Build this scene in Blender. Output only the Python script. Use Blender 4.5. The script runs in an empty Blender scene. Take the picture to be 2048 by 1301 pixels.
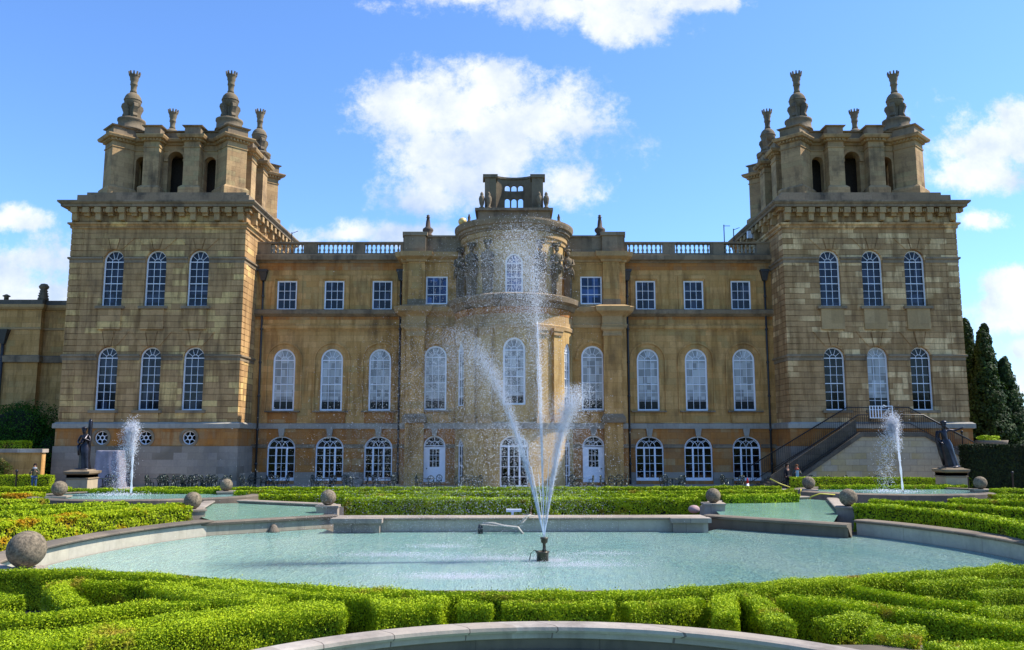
import bpy, math, random
import numpy as np
from mathutils import Vector
random.seed(7)
S = bpy.context.scene
COL = S.collection
PI = math.pi
R = math.radians
# ------------------------------------------------------------------ camera
F = 1682.0; PITCH = R(7.8); EYE = 3.4
CP, SP = math.cos(PITCH), math.sin(PITCH)
cam = bpy.data.cameras.new('camera'); cam.sensor_width = 36; cam.lens = F / 2048 * 36
cam.clip_start = 0.1; cam.clip_end = 5000
camo = bpy.data.objects.new('camera', cam); COL.objects.link(camo)
camo.location = (0, 0, EYE); camo.rotation_euler = (PI / 2 + PITCH, 0, 0)
S.camera = camo
# ------------------------------------------------------------------ light, exposure
SUN_EL, SUN_AZ = R(50), R(6)      # azimuth measured from +X towards +Y
S.view_settings.view_transform = 'Standard'; S.view_settings.look = 'None'
S.view_settings.exposure = 0.70; S.view_settings.gamma = 1
S.cycles.use_denoising = True
S.cycles.max_bounces = 8; S.cycles.transparent_max_bounces = 8
sun = bpy.data.lights.new('sun', 'SUN'); sun.energy = 5.0; sun.angle = R(0.5); sun.color = (1, .93, .82)
suno = bpy.data.objects.new('sun', sun); COL.objects.link(suno)
sd = Vector((math.cos(SUN_AZ) * math.cos(SUN_EL), math.sin(SUN_AZ) * math.cos(SUN_EL), math.sin(SUN_EL)))
suno.rotation_euler = sd.to_track_quat('Z', 'Y').to_euler()
suno.location = (0, 0, 60)


def ray(px, py):
    a, b = (px - 1024) / F, (650.5 - py) / F
    return Vector((a, CP - b * SP, SP + b * CP))


def sky():
    w = bpy.data.worlds.new('World'); S.world = w; w.use_nodes = True
    nt = w.node_tree; N = nt.nodes; L = nt.links; N.clear()
    def n(t, **k):
        o = N.new(t)
        for a, b in k.items(): setattr(o, a, b)
        return o
    out = n('ShaderNodeOutputWorld'); bg = n('ShaderNodeBackground')
    st = n('ShaderNodeTexSky', sky_type='NISHITA', sun_disc=False, sun_elevation=SUN_EL, sun_rotation=PI / 2 - SUN_AZ,
           air_density=1.0, dust_density=0.3, ozone_density=2.0)
    bg.inputs['Strength'].default_value = 0.15
    tc = n('ShaderNodeTexCoord')
    def math_(op, a, b=None, c=None):
        m = n('ShaderNodeMath', operation=op)
        for i, x in enumerate((a, b, c)):
            if x is None: continue
            if isinstance(x, (int, float)): m.inputs[i].default_value = x
            else: L.new(x, m.inputs[i])
        return m.outputs[0]
    sep = n('ShaderNodeSeparateXYZ'); L.new(tc.outputs['Generated'], sep.inputs[0])
    ay = math_('MAXIMUM', math_('ABSOLUTE', sep.outputs[1]), 0.08)
    cmb = n('ShaderNodeCombineXYZ'); L.new(math_('DIVIDE', sep.outputs[0], ay), cmb.inputs[0]); L.new(math_('DIVIDE', sep.outputs[2], ay), cmb.inputs[1])
    P = cmb.outputs[0]
    def noise(scale, detail, rough, off):
        m = n('ShaderNodeMapping'); L.new(P, m.inputs[0]); m.inputs['Location'].default_value = off
        t = n('ShaderNodeTexNoise'); t.inputs['Scale'].default_value = scale; t.inputs['Detail'].default_value = detail
        t.inputs['Roughness'].default_value = rough; L.new(m.outputs[0], t.inputs['Vector']); return t.outputs['Fac']
    blobs = [(900, 220, 200, 85), (1070, 230, 150, 80), (880, 300, 120, 60), (1000, 170, 100, 45), (1010, 265, 210, 90), (820, 190, 90, 35), (1110, 240, 110, 75), (900, 360, 130, 50), (1130, 370, 80, 55),
             (850, 400, 90, 38), (780, 470, 150, 28), (700, 470, 60, 18), (1130, 12, 290, 42), (1240, 45, 130, 45), (960, -10, 130, 35), (1400, 5, 90, 25),
             (2010, 290, 190, 70), (2040, 235, 70, 45), (1960, 345, 110, 50), (1955, 440, 70, 24), (2010, 620, 130, 60), (1990, 570, 70, 35), (2060, 700, 70, 28), (2060, 770, 60, 30),
             (20, 440, 75, 32), (70, 515, 115, 48), (10, 560, 130, 60), (2040, 555, 70, 30), (60, 590, 100, 30)]
    acc = None
    for (bx, by, rx, ry) in blobs:
        d = ray(bx, by); d1 = ray(bx + rx, by); d2 = ray(bx, by - ry)
        u, v = d.x / d.y, d.z / d.y; ru = d1.x / d1.y - u; rv = d2.z / d2.y - v
        a = n('ShaderNodeVectorMath', operation='SUBTRACT'); L.new(P, a.inputs[0]); a.inputs[1].default_value = (u, v, 0)
        b = n('ShaderNodeVectorMath', operation='MULTIPLY'); L.new(a.outputs[0], b.inputs[0]); b.inputs[1].default_value = (1 / ru, 1 / rv, 0)
        c = n('ShaderNodeVectorMath', operation='LENGTH'); L.new(b.outputs[0], c.inputs[0])
        k = math_('SUBTRACT', 1.0, c.outputs['Value'])
        acc = k if acc is None else math_('SMOOTH_MAX', acc, k, 0.25)
    nz = noise(10.0, 14, 0.68, (3.1, 1.7, 0))
    f = math_('ADD', acc, math_('MULTIPLY', math_('SUBTRACT', nz, 0.5), 3.8))
    mr = n('ShaderNodeMapRange', interpolation_type='SMOOTHSTEP'); L.new(f, mr.inputs[0])
    mr.inputs[1].default_value = -0.2; mr.inputs[2].default_value = 0.6
    above = n('ShaderNodeMapRange'); L.new(sep.outputs[2], above.inputs[0]); above.inputs[1].default_value = 0.0; above.inputs[2].default_value = 0.03
    front = n('ShaderNodeMapRange'); L.new(sep.outputs[1], front.inputs[0]); front.inputs[1].default_value = 0.0; front.inputs[2].default_value = 0.1
    fac = math_('MULTIPLY', math_('MULTIPLY', mr.outputs[0], math_('MULTIPLY', above.outputs[0], front.outputs[0])), 0.93)
    nz2 = noise(9.0, 8, 0.6, (3.13, 1.66, 0.4))
    cr = n('ShaderNodeValToRGB'); L.new(nz2, cr.inputs[0])
    cr.color_ramp.elements[0].position = 0.3; cr.color_ramp.elements[0].color = (2.3, 2.9, 3.9, 1)
    cr.color_ramp.elements[1].position = 0.58; cr.color_ramp.elements[1].color = (4.5, 4.6, 4.8, 1)
    tint = n('ShaderNodeMix', data_type='RGBA', blend_type='MULTIPLY'); tint.inputs['Factor'].default_value = 1
    L.new(st.outputs[0], tint.inputs['A']); tint.inputs['B'].default_value = SKY_TINT
    mx = n('ShaderNodeMix', data_type='RGBA'); L.new(fac, mx.inputs['Factor']); L.new(tint.outputs['Result'], mx.inputs['A']); L.new(cr.outputs[0], mx.inputs['B'])
    L.new(mx.outputs['Result'], bg.inputs['Color']); L.new(bg.outputs[0], out.inputs[0])


SKY_TINT = (.62, .84, 1.15, 1)
sky()


# ------------------------------------------------------------------ measuring helpers
def Zat(py, Y):
    return EYE + Y * math.tan(PITCH + math.atan((650.5 - py) / F))


def Xat(px, py, Y):
    return (px - 1024) / F * (Y * CP + (Zat(py, Y) - EYE) * SP)


def G(px, py, z=0.0):
    d = ray(px, py); t = (z - EYE) / d.z
    return (d.x * t, d.y * t)


# ------------------------------------------------------------------ materials
MATS = {}


def newmat(name):
    m = bpy.data.materials.new(name); m.use_nodes = True; MATS[name] = m
    nt = m.node_tree; nt.nodes.clear()
    o = nt.nodes.new('ShaderNodeOutputMaterial'); b = nt.nodes.new('ShaderNodeBsdfPrincipled')
    nt.links.new(b.outputs[0], o.inputs[0])
    return m, nt, b, o


class NB:
    def __init__(s, nt): s.nt = nt
    def n(s, t, ins=None, **k):
        o = s.nt.nodes.new(t)
        for a, b in k.items(): setattr(o, a, b)
        for a, b in (ins or {}).items():
            if hasattr(b, 'is_output') or isinstance(b, bpy.types.NodeSocket): s.nt.links.new(b, o.inputs[a])
            else: o.inputs[a].default_value = b
        return o
    def math(s, op, a, b=0.0, clamp=False):
        return s.n('ShaderNodeMath', {0: a, 1: b}, operation=op, use_clamp=clamp).outputs[0]
    def mix(s, f, a, b, bt='MIX'):
        o = s.n('ShaderNodeMix', data_type='RGBA', blend_type=bt)
        for k, v in (('Factor', f), ('A', a), ('B', b)):
            if isinstance(v, bpy.types.NodeSocket): s.nt.links.new(v, o.inputs[k])
            else: o.inputs[k].default_value = v if k == 'Factor' or len(v) == 4 else (*v, 1)
        return o.outputs['Result']
    def ramp(s, f, stops):
        o = s.n('ShaderNodeValToRGB', {0: f}); cr = o.color_ramp
        while len(cr.elements) < len(stops): cr.elements.new(.5)
        for e, (p, c) in zip(cr.elements, stops): e.position = p; e.color = c if len(c) == 4 else (*c, 1)
        return o.outputs[0]
    def rng(s, f, a, b, c=0.0, d=1.0, smooth=False):
        return s.n('ShaderNodeMapRange', {0: f, 1: a, 2: b, 3: c, 4: d}, interpolation_type='SMOOTHSTEP' if smooth else 'LINEAR').outputs[0]
    def noise(s, vec, scale, detail=4, rough=.6):
        return s.n('ShaderNodeTexNoise', {'Vector': vec, 'Scale': scale, 'Detail': detail, 'Roughness': rough}).outputs['Fac']


def stone(name, base, alt, patch=None, pprob=0.0, bw=.95, bh=.36, grime=.45, grimecol=(.035, .034, .032), mortar=.55, groove=0.0,
          bow=None, rough=.92, bump=.25, orange=None, streak=.5, mottle=.35):
    """Weathered ashlar. bow=(cx,cy,r): courses run round a curved wall."""
    m, nt, b, o = newmat(name); q = NB(nt)
    pos = q.n('ShaderNodeNewGeometry').outputs['Position']
    sp = q.n('ShaderNodeSeparateXYZ', {0: pos}).outputs
    if bow:
        a = q.math('ARCTAN2', q.math('SUBTRACT', sp[0], bow[0]), q.math('SUBTRACT', bow[1], sp[1]))
        u = q.math('MULTIPLY', a, bow[2])
    else: u = q.math('ADD', sp[0], sp[1])
    vec = q.n('ShaderNodeCombineXYZ', {0: u, 1: sp[2], 2: 0.0}).outputs[0]
    def brick(c1, c2, mort, w, h, ms, off=.5, bias=0.0):
        t = q.n('ShaderNodeTexBrick', {'Vector': vec, 'Color1': c1, 'Color2': c2, 'Mortar': mort, 'Scale': 1.0, 'Mortar Size': ms, 'Mortar Smooth': .3,
                                       'Bias': bias, 'Brick Width': w, 'Row Height': h}, offset=off)
        return t.outputs
    rnd = brick((0, 0, 0, 1), (1, 1, 1, 1), (.5, .5, .5, 1), bw, bh, 0.0)
    col = q.mix(q.rng(rnd['Color'], .1, .9), base, alt)
    if patch:
        rnd2 = brick((0, 0, 0, 1), (1, 1, 1, 1), (.5, .5, .5, 1), bw * 1.05, bh, 0.0, .37)
        pf = q.rng(rnd2['Color'], 1 - pprob - .02, 1 - pprob)
        cl = q.rng(q.noise(vec, .22, 2), .4, .56)      # repairs come in clusters
        pf = q.math('MULTIPLY', pf, cl)
        col = q.mix(pf, col, patch)
    n1 = q.noise(pos, .6, 5, .65); n2 = q.noise(pos, 6.0, 5, .7)
    sv = q.n('ShaderNodeMapping', {0: pos, 'Scale': (1.6, 1.6, .22)}).outputs[0]
    n3 = q.noise(sv, 1.2, 5, .65)
    if orange:
        col = q.mix(q.math('MULTIPLY', q.rng(n3, .45, .62), .8), col, orange)
    col = q.mix(q.math('MULTIPLY', q.rng(n1, .42, .72), mottle), col, (base[0] * .6, base[1] * .62, base[2] * .75))
    g = q.math('MULTIPLY', q.rng(q.math('ADD', q.math('MULTIPLY', n3, streak), q.math('MULTIPLY', n1, 1 - streak)), .5, .72), grime)
    col = q.mix(g, col, grimecol)
    col = q.mix(q.rng(n2, .3, .75, 0, .38), col, (base[0] * .45, base[1] * .45, base[2] * .5))
    mo = brick((0, 0, 0, 1), (0, 0, 0, 1), (1, 1, 1, 1), bw, bh, .012)
    col = q.mix(q.math('MULTIPLY', mo['Fac'], mortar), col, (base[0] * .3, base[1] * .28, base[2] * .3))
    h = q.math('SUBTRACT', q.math('MULTIPLY', n2, .3), q.math('MULTIPLY', mo['Fac'], .6))
    if groove:
        fr = q.math('FRACT', q.math('DIVIDE', sp[2], bh))
        gg = q.math('GREATER_THAN', q.math('ABSOLUTE', q.math('SUBTRACT', fr, .5)), .5 - groove)
        col = q.mix(q.math('MULTIPLY', gg, .34), col, (base[0] * .2, base[1] * .18, base[2] * .2))
        h = q.math('SUBTRACT', h, q.math('MULTIPLY', gg, 1.2))
    nt.links.new(col, b.inputs['Base Color']); b.inputs['Roughness'].default_value = rough
    b.inputs['Specular IOR Level'].default_value = .2
    bp = q.n('ShaderNodeBump', {'Strength': bump, 'Distance': .05, 'Height': h})
    nt.links.new(bp.outputs[0], b.inputs['Normal'])
    return m


def plain(name, col, rough=.6, metal=0.0, vary=.25, scale=8.0, bump=.0, spec=.4, col2=None):
    m, nt, b, o = newmat(name); q = NB(nt)
    pos = q.n('ShaderNodeTexCoord').outputs['Object']
    n1 = q.noise(pos, scale, 5, .65)
    c2 = col2 or tuple(c * .5 for c in col)
    c = q.mix(q.rng(n1, .35, .7, 0, min(1, vary * 2)), col, c2)
    nt.links.new(c, b.inputs['Base Color']); b.inputs['Roughness'].default_value = rough; b.inputs['Metallic'].default_value = metal
    b.inputs['Specular IOR Level'].default_value = spec
    if bump:
        bp = q.n('ShaderNodeBump', {'Strength': bump, 'Distance': .03, 'Height': n1}); nt.links.new(bp.outputs[0], b.inputs['Normal'])
    return m


def leafmat(name, c1, c2, c3, trans=.45, rust=None):
    """c1..c3: young to old leaf colours picked per leaf by the face attribute rnd."""
    m, nt, b, o = newmat(name); q = NB(nt)
    at = q.n('ShaderNodeAttribute', attribute_name='rnd').outputs['Fac']
    pos = q.n('ShaderNodeNewGeometry').outputs['Position']
    big = q.noise(pos, .9, 4, .6)
    f = q.math('ADD', q.math('MULTIPLY', at, .7), q.math('MULTIPLY', q.math('SUBTRACT', big, .35), .9))
    col = q.ramp(f, [(0.0, c3), (.5, c2), (1.0, c1)])
    if rust:
        rn = q.noise(pos, rust[1], 3, .6)
        col = q.mix(q.math('MULTIPLY', q.rng(rn, rust[2], rust[2] + .1), .75), col, rust[0])
    b.inputs['Roughness'].default_value = .6; b.inputs['Specular IOR Level'].default_value = .15
    nt.links.new(col, b.inputs['Base Color'])
    tr = q.n('ShaderNodeBsdfTranslucent'); tc = q.mix(1.0, col, (1.15, 1.25, .45), 'MULTIPLY'); nt.links.new(tc, tr.inputs[0])
    ms = q.n('ShaderNodeMixShader', {0: trans, 1: b.outputs[0], 2: tr.outputs[0]}); nt.links.new(ms.outputs[0], o.inputs[0])
    return m


YEL = (.80, .54, .21)
stone('tower_stone', (.41, .245, .105), (.56, .34, .15), YEL, .34, 1.2, .45, .5, mortar=.3, groove=.05, bump=.6, orange=(.27, .15, .055))
stone('tower_patched', (.41, .245, .107), (.53, .322, .145), (.92, .63, .31), .36, 1.1, .42, .4, mortar=.3, groove=.05, bump=.6, orange=(.27, .15, .055))
stone('wing_stone', (.52, .29, .095), (.66, .385, .145), (.46, .31, .12), .2, 1.15, .48, .6, mortar=.42, orange=(.38, .2, .055), bump=.2)
stone('orange_stone', (.46, .20, .055), (.36, .19, .08), (.46, .29, .13), .35, 1.3, .5, .6, mortar=.45, orange=(.48, .17, .03), bump=.2)
stone('grey_trim', (.24, .18, .11), (.31, .235, .15), None, 0, 1.6, 3.0, .95, mortar=.25, bump=.4, grimecol=(.025, .025, .025), mottle=.5)
stone('pale_trim', (.40, .37, .30), (.34, .31, .25), None, 0, 1.2, 3.0, .55, mortar=.4, bump=.2, grimecol=(.07, .07, .08))
stone('warm_trim', (.42, .275, .125), (.50, .335, .16), None, 0, 1.6, 3.0, .5, mortar=.2, bump=.2, grimecol=(.05, .045, .04))
stone('belvedere_stone', (.39, .25, .12), (.50, .33, .16), (.42, .31, .15), .2, 1.1, .40, .95, mortar=.3, bump=.4, grimecol=(.03, .027, .022), mottle=.6)
stone('base_stone', (.37, .31, .24), (.30, .245, .18), (.2, .16, .11), .3, 1.5, .5, .45, mortar=.3, bump=.2, grimecol=(.10, .10, .11))
BOWC = (.15, 64.0)
stone('bow_stone', (.52, .345, .135), (.60, .40, .16), (.46, .33, .16), .12, 1.2, .48, .3, mortar=.2, bow=(*BOWC, 4.5), bump=.2, orange=(.4, .24, .08))
stone('stair_stone', (.50, .40, .245), (.43, .36, .25), (.45, .34, .15), .3, 1.0, .42, .35, mortar=.7, bump=.5, grimecol=(.16, .17, .15))
stone('carved_stone', (.22, .17, .11), (.19, .15, .09), None, 0, 3, 3, .95, mortar=0, bump=.9, grimecol=(.035, .03, .025), mottle=.6)
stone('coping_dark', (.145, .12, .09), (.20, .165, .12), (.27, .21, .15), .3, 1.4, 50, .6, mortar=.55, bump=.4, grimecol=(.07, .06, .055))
stone('coping_warm', (.36, .30, .23), (.30, .25, .19), (.42, .36, .29), .3, 1.4, 50, .7, mortar=.7, bump=.5, grimecol=(.10, .085, .065), mottle=.5)
stone('coping_pale', (.43, .37, .30), (.33, .28, .22), (.5, .45, .38), .3, 1.5, 50, .9, mortar=.9, bump=.7, grimecol=(.09, .072, .052), mottle=.7)
stone('pool_wall', (.50, .45, .34), (.46, .42, .33), None, 0, 2.2, .9, .5, mortar=.3, bump=.2, grimecol=(.25, .23, .17), streak=.9)
stone('pedestal_stone', (.46, .37, .235), (.42, .34, .22), None, 0, 3, 3, .4, mortar=0, bump=.2, grimecol=(.12, .10, .07))
stone('weir_stone_lit', (.40, .35, .26), (.33, .29, .21), None, 0, 2.0, .6, .95, mortar=.4, bump=.4, grimecol=(.05, .045, .035), streak=.9, mottle=.6)  # lighter copy for the west weir, with its sunlight mixed into the colour
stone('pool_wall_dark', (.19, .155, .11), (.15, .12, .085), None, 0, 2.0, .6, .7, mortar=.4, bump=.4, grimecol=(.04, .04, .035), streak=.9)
plain('ball_stone', (.27, .215, .145), .95, vary=.5, scale=13, bump=.8, spec=.1, col2=(.06, .052, .04))
plain('shade_dark', (.06, .045, .032), .95, vary=.4)  # near-black tone paints the openings' shade onto the added inner block
plain('lead_roof', (.12, .12, .13), .6, vary=.3)
plain('white_paint', (.80, .83, .88), .45, vary=.05)
plain('iron_black', (.02, .02, .022), .4, .3, vary=.2)
plain('iron_green', (.018, .035, .03), .3, .4, vary=.3, spec=.6)
plain('pipe_dark', (.055, .055, .055), .5, .2, vary=.3)
plain('bronze', (.045, .042, .05), .32, .75, vary=.5, scale=5, col2=(.02, .02, .025))
plain('terracotta', (.10, .07, .05), .8, vary=.4)
plain('bark', (.10, .07, .045), .9, vary=.4, bump=.5)


def glass(name, col, rough=.06, blind=None, low=-1.0):
    m, nt, b, o = newmat(name); q = NB(nt)
    pos = q.n('ShaderNodeNewGeometry').outputs['Position']
    if blind:
        t = q.n('ShaderNodeTexWhiteNoise', {'Vector': q.n('ShaderNodeVectorMath', {0: q.n('ShaderNodeVectorMath', {0: pos, 1: (.30, 5.0, .52)}, operation='DIVIDE').outputs[0]}, operation='FLOOR').outputs[0]}).outputs['Value']
        c = q.mix(q.rng(t, .1, .95), blind, tuple(x * .45 for x in blind))
        zz = q.n('ShaderNodeSeparateXYZ', {0: pos}).outputs[2]      # the blinds stop above the lowest panes
        c = q.mix(q.math('LESS_THAN', zz, low), c, (.02, .022, .025))
    else:
        t = q.n('ShaderNodeTexWhiteNoise', {'Vector': q.n('ShaderNodeVectorMath', {0: q.n('ShaderNodeVectorMath', {0: pos, 1: (.44, 5.0, .62)}, operation='DIVIDE').outputs[0]}, operation='FLOOR').outputs[0]}).outputs['Value']
        c = q.mix(q.rng(q.noise(pos, 1.3, 2), .35, .7), col, tuple(x * .25 for x in col))
        c = q.mix(q.rng(t, .55, 1.0, 0, .7), c, tuple(x * 3.5 + .01 for x in col))
    nt.links.new(c, b.inputs['Base Color']); b.inputs['Roughness'].default_value = rough
    b.inputs['Specular IOR Level'].default_value = .28
    bp = q.n('ShaderNodeBump', {'Strength': .05, 'Distance': .02, 'Height': q.noise(pos, 2.2, 2)}); nt.links.new(bp.outputs[0], b.inputs['Normal'])
    return m


glass('glass_dark', (.010, .014, .026)); glass('glass_black', (.004, .004, .005))
glass('glass_blind', (0, 0, 0), .08, blind=(.46, .48, .48), low=Zat(800, 65.3)); glass('glass_blue', (.02, .045, .12), .04)
leafmat('box_leaf', (.47, .55, .012), (.31, .42, .009), (.07, .13, .004), .14, rust=((.34, .20, .03), 1.1, .60))
leafmat('box_leaf_rust', (.50, .56, .012), (.34, .43, .010), (.14, .21, .006), .25, rust=((.50, .17, .01), .9, .56))
leafmat('yew_leaf', (.03, .05, .007), (.014, .024, .005), (.005, .009, .003), .05)
leafmat('bush_leaf', (.06, .16, .010), (.03, .09, .007), (.012, .04, .004), .25)
leafmat('cypress_leaf', (.05, .095, .020), (.028, .055, .014), (.010, .02, .008), .25)
leafmat('shrub_leaf', (.10, .15, .02), (.06, .09, .015), (.02, .03, .008), .3, rust=((.30, .20, .08), 1.5, .55))
plain('hedge_core', (.008, .014, .002), .95, vary=.4)  # shade between the leaves put in as a near-black core colour
plain('soil', (.10, .065, .04), .95, vary=.4, scale=2, bump=.4, col2=(.06, .045, .03))


# ------------------------------------------------------------------ mesh building
class MB:
    def __init__(s): s.v = []; s.f = []; s.m = []; s.k = 0; s.sm = []; s.smooth = False
    def vt(s, p): s.v.append(tuple(p)); return len(s.v) - 1
    def face(s, idx):
        s.f.append(tuple(idx)); s.m.append(s.k); s.sm.append(s.smooth)
    def poly(s, pts): s.face([s.vt(p) for p in pts])
    def box(s, x0, x1, y0, y1, z0, z1):
        p = [s.vt((x, y, z)) for z in (z0, z1) for x, y in ((x0, y0), (x1, y0), (x1, y1), (x0, y1))]
        for a in ((0, 3, 2, 1), (4, 5, 6, 7), (0, 1, 5, 4), (1, 2, 6, 5), (2, 3, 7, 6), (3, 0, 4, 7)): s.face([p[i] for i in a])
    def hexa(s, b, t):
        n = len(b); p = [s.vt(x) for x in b] + [s.vt(x) for x in t]
        s.face(p[:n][::-1]); s.face(p[n:])
        for i in range(n): j = (i + 1) % n; s.face((p[i], p[j], p[n + j], p[n + i]))
    def prism(s, pts2, z0, z1): s.hexa([(x, y, z0) for x, y in pts2], [(x, y, z1) for x, y in pts2])
    def lathe(s, c, prof, n=24, smooth=True, a0=0, a1=2 * PI, squash=1.0):
        o = s.smooth; s.smooth = smooth; full = abs(a1 - a0 - 2 * PI) < 1e-6; k = n if full else n + 1
        rings = []
        for (r, z) in prof:
            rings.append([s.vt((c[0] + r * math.cos(a0 + (a1 - a0) * i / n), c[1] + r * squash * math.sin(a0 + (a1 - a0) * i / n), c[2] + z)) for i in range(k)])
        for a, b in zip(rings, rings[1:]):
            for i in range(n):
                j = (i + 1) % k; s.face((a[i], a[j], b[j], b[i]))
        s.smooth = False
        if full:
            if prof[0][0] > 1e-4: s.face(rings[0][::-1])
            if prof[-1][0] > 1e-4: s.face(rings[-1])
        s.smooth = o
    def ball(s, c, r, n=24, sx=1, sz=1):
        s.lathe(c, [(max(1e-4, r * sx * math.sin(PI * i / (n // 2))), -r * sz * math.cos(PI * i / (n // 2))) for i in range(n // 2 + 1)], n)
    def tube(s, pts, r, n=8, closed=False):
        o = s.smooth; s.smooth = True
        P = [Vector(p) for p in pts]; rs = r if isinstance(r, (list, tuple)) else [r] * len(P); rings = []
        for i, p in enumerate(P):
            d = (P[(i + 1) % len(P)] - P[i - 1]) if closed else (P[min(i + 1, len(P) - 1)] - P[max(i - 1, 0)])
            d.normalize(); a = d.cross(Vector((0, 0, 1)) if abs(d.z) < .9 else Vector((1, 0, 0))).normalized(); b = d.cross(a)
            rings.append([s.vt(p + (a * math.cos(2 * PI * k / n) + b * math.sin(2 * PI * k / n)) * rs[i]) for k in range(n)])
        R2 = rings + [rings[0]] if closed else rings
        for a, b in zip(R2, R2[1:]):
            for k in range(n): s.face((a[k], a[(k + 1) % n], b[(k + 1) % n], b[k]))
        if not closed: s.face(rings[0][::-1]); s.face(rings[-1])
        s.smooth = o
    def sweep(s, path, prof, closed=False, side=1, caps=True, ring=False):
        """prof: (out, z); out to the right of the walking direction times side. ring: profile is a closed loop."""
        n = len(path); P = [Vector(p[:2]) for p in path]; rows = []
        for i in range(n):
            ds = []
            if closed or i > 0: ds.append((P[i] - P[i - 1]).normalized())
            if closed or i < n - 1: ds.append((P[(i + 1) % n] - P[i]).normalized())
            nn = [Vector((d.y, -d.x)) * side for d in ds]
            m = (nn[0] + nn[-1]); m.normalize(); m = m / max(.3, m.dot(nn[0]))
            rows.append([s.vt((P[i].x + m.x * o, P[i].y + m.y * o, z)) for o, z in prof])
        rr = rows + [rows[0]] if closed else rows
        L = len(prof)
        for a, b in zip(rr, rr[1:]):
            for k in range(L if ring else L - 1): s.face((a[k], b[k], b[(k + 1) % L], a[(k + 1) % L]))
        if caps and not closed: s.face(rows[0]); s.face(rows[-1][::-1])
    def build(s, name, mats, parent=None, **props):
        me = bpy.data.meshes.new(name); me.from_pydata(s.v, [], s.f)
        for m in ([mats] if isinstance(mats, str) else mats): me.materials.append(MATS[m])
        me.polygons.foreach_set('material_index', s.m); me.polygons.foreach_set('use_smooth', s.sm); me.update()
        o = bpy.data.objects.new(name, me); COL.objects.link(o)
        if parent is not None: o.parent = parent
        for k, v in props.items(): o[k] = v
        return o


def thing(name, label, cat, loc=(0, 0, 0), group=None):
    o = bpy.data.objects.new(name, None); COL.objects.link(o); o.location = loc; o.empty_display_size = .2
    o['label'] = label; o['category'] = cat
    if group: o['group'] = group
    return o


def copy_tree(o, parent=None):
    c = o.copy(); COL.objects.link(c)
    if parent is not None: c.parent = parent
    for ch in list(o.children): copy_tree(ch, c)
    return c
# ------------------------------------------------------------------ THE PALACE
YT, YW, YC = 62.0, 65.3, 63.5
CX = .15
palace = thing('palace', 'grand honey-coloured stone palace with two corner towers and a curved central bow', 'palace', (CX, YC, 0))


def part(mb, name, mats, parent=None, **k):
    """child of the palace, whose own origin sits at (CX, YC, 0)"""
    o = mb.build(name, mats, parent if parent is not None else palace, **k)
    if parent is None: o.matrix_parent_inverse = PINV
    return o


from mathutils import Matrix
PINV = Matrix.Translation((-CX, -YC, 0))


def arch_hi(zs, hw, rise=None):
    rise = rise or hw
    return lambda x: zs + rise * math.sqrt(max(0, 1 - (x / hw) ** 2))


def flat(z): return lambda x: z


def wallsheet(mb, u0, u1, z0, z1, cols, mp, depth, mrev=None, usub=None):
    """Wall in (u,z) with openings. cols: (cu, [(hw, lo, hi), ...bottom to top]). mp(u, d, z)->xyz."""
    cols = sorted(cols, key=lambda c: c[0]); cur = u0
    def solid(a, b):
        if b - a < 1e-5: return
        n = max(1, int(math.ceil((b - a) / usub))) if usub else 1
        for i in range(n):
            p, r = a + (b - a) * i / n, a + (b - a) * (i + 1) / n
            mb.poly([mp(p, 0, z0), mp(r, 0, z0), mp(r, 0, z1), mp(p, 0, z1)])
    for cu, ops in cols:
        W = max(o[0] for o in ops); solid(cur, cu - W); cur = cu + W
        xs = set()
        for hw, lo, hi in ops:
            for i in range(17): xs.add(round(-hw * math.cos(PI * i / 16), 5))
        xs = sorted(xs)
        for a, b in zip(xs, xs[1:]):
            mid = (a + b) / 2; za = zb = z0
            for hw, lo, hi in ops:
                if abs(mid) >= hw: continue
                mb.poly([mp(cu + a, 0, za), mp(cu + b, 0, zb), mp(cu + b, 0, lo(b)), mp(cu + a, 0, lo(a))]); za, zb = hi(a), hi(b)
            mb.poly([mp(cu + a, 0, za), mp(cu + b, 0, zb), mp(cu + b, 0, z1), mp(cu + a, 0, z1)])
        k = mb.k
        if mrev is not None: mb.k = mrev
        for hw, lo, hi in ops:
            c = contour(hw, lo, hi)
            for p, r in zip(c, c[1:] + c[:1]):
                if (p[0] - r[0]) ** 2 + (p[1] - r[1]) ** 2 < 1e-8: continue
                mb.poly([mp(cu + p[0], 0, p[1]), mp(cu + r[0], 0, r[1]), mp(cu + r[0], depth, r[1]), mp(cu + p[0], depth, p[1])])
        mb.k = k
    solid(cur, u1)


def contour(hw, lo, hi, n=16):
    xs = [-hw * math.cos(PI * i / n) for i in range(n + 1)]
    a = [(x, lo(x)) for x in (xs if abs(lo(0) - lo(hw)) > 1e-6 else (xs[0], xs[-1]))]
    b = [(x, hi(x)) for x in (xs[::-1] if abs(hi(0) - hi(hw)) > 1e-6 else (xs[-1], xs[0]))]
    return a + b


def wbar(mb, mp, cu, p, q, w, d0, d1):
    """bar between two (u,z) points, width w, from depth d0 to d1"""
    dx, dz = q[0] - p[0], q[1] - p[1]; L = math.hypot(dx, dz) or 1; nx, nz = -dz / L * w / 2, dx / L * w / 2
    a = [(p[0] + nx, p[1] + nz), (q[0] + nx, q[1] + nz), (q[0] - nx, q[1] - nz), (p[0] - nx, p[1] - nz)]
    mb.hexa([mp(cu + x, d0, z) for x, z in a], [mp(cu + x, d1, z) for x, z in a])


def ringbar(mb, mp, cu, c0, c1, d0, d1):
    n = len(c0)
    for i in range(n):
        j = (i + 1) % n
        mb.hexa([mp(cu + x, d0, z) for x, z in (c0[i], c0[j], c1[j], c1[i])], [mp(cu + x, d1, z) for x, z in (c0[i], c0[j], c1[j], c1[i])])


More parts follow.
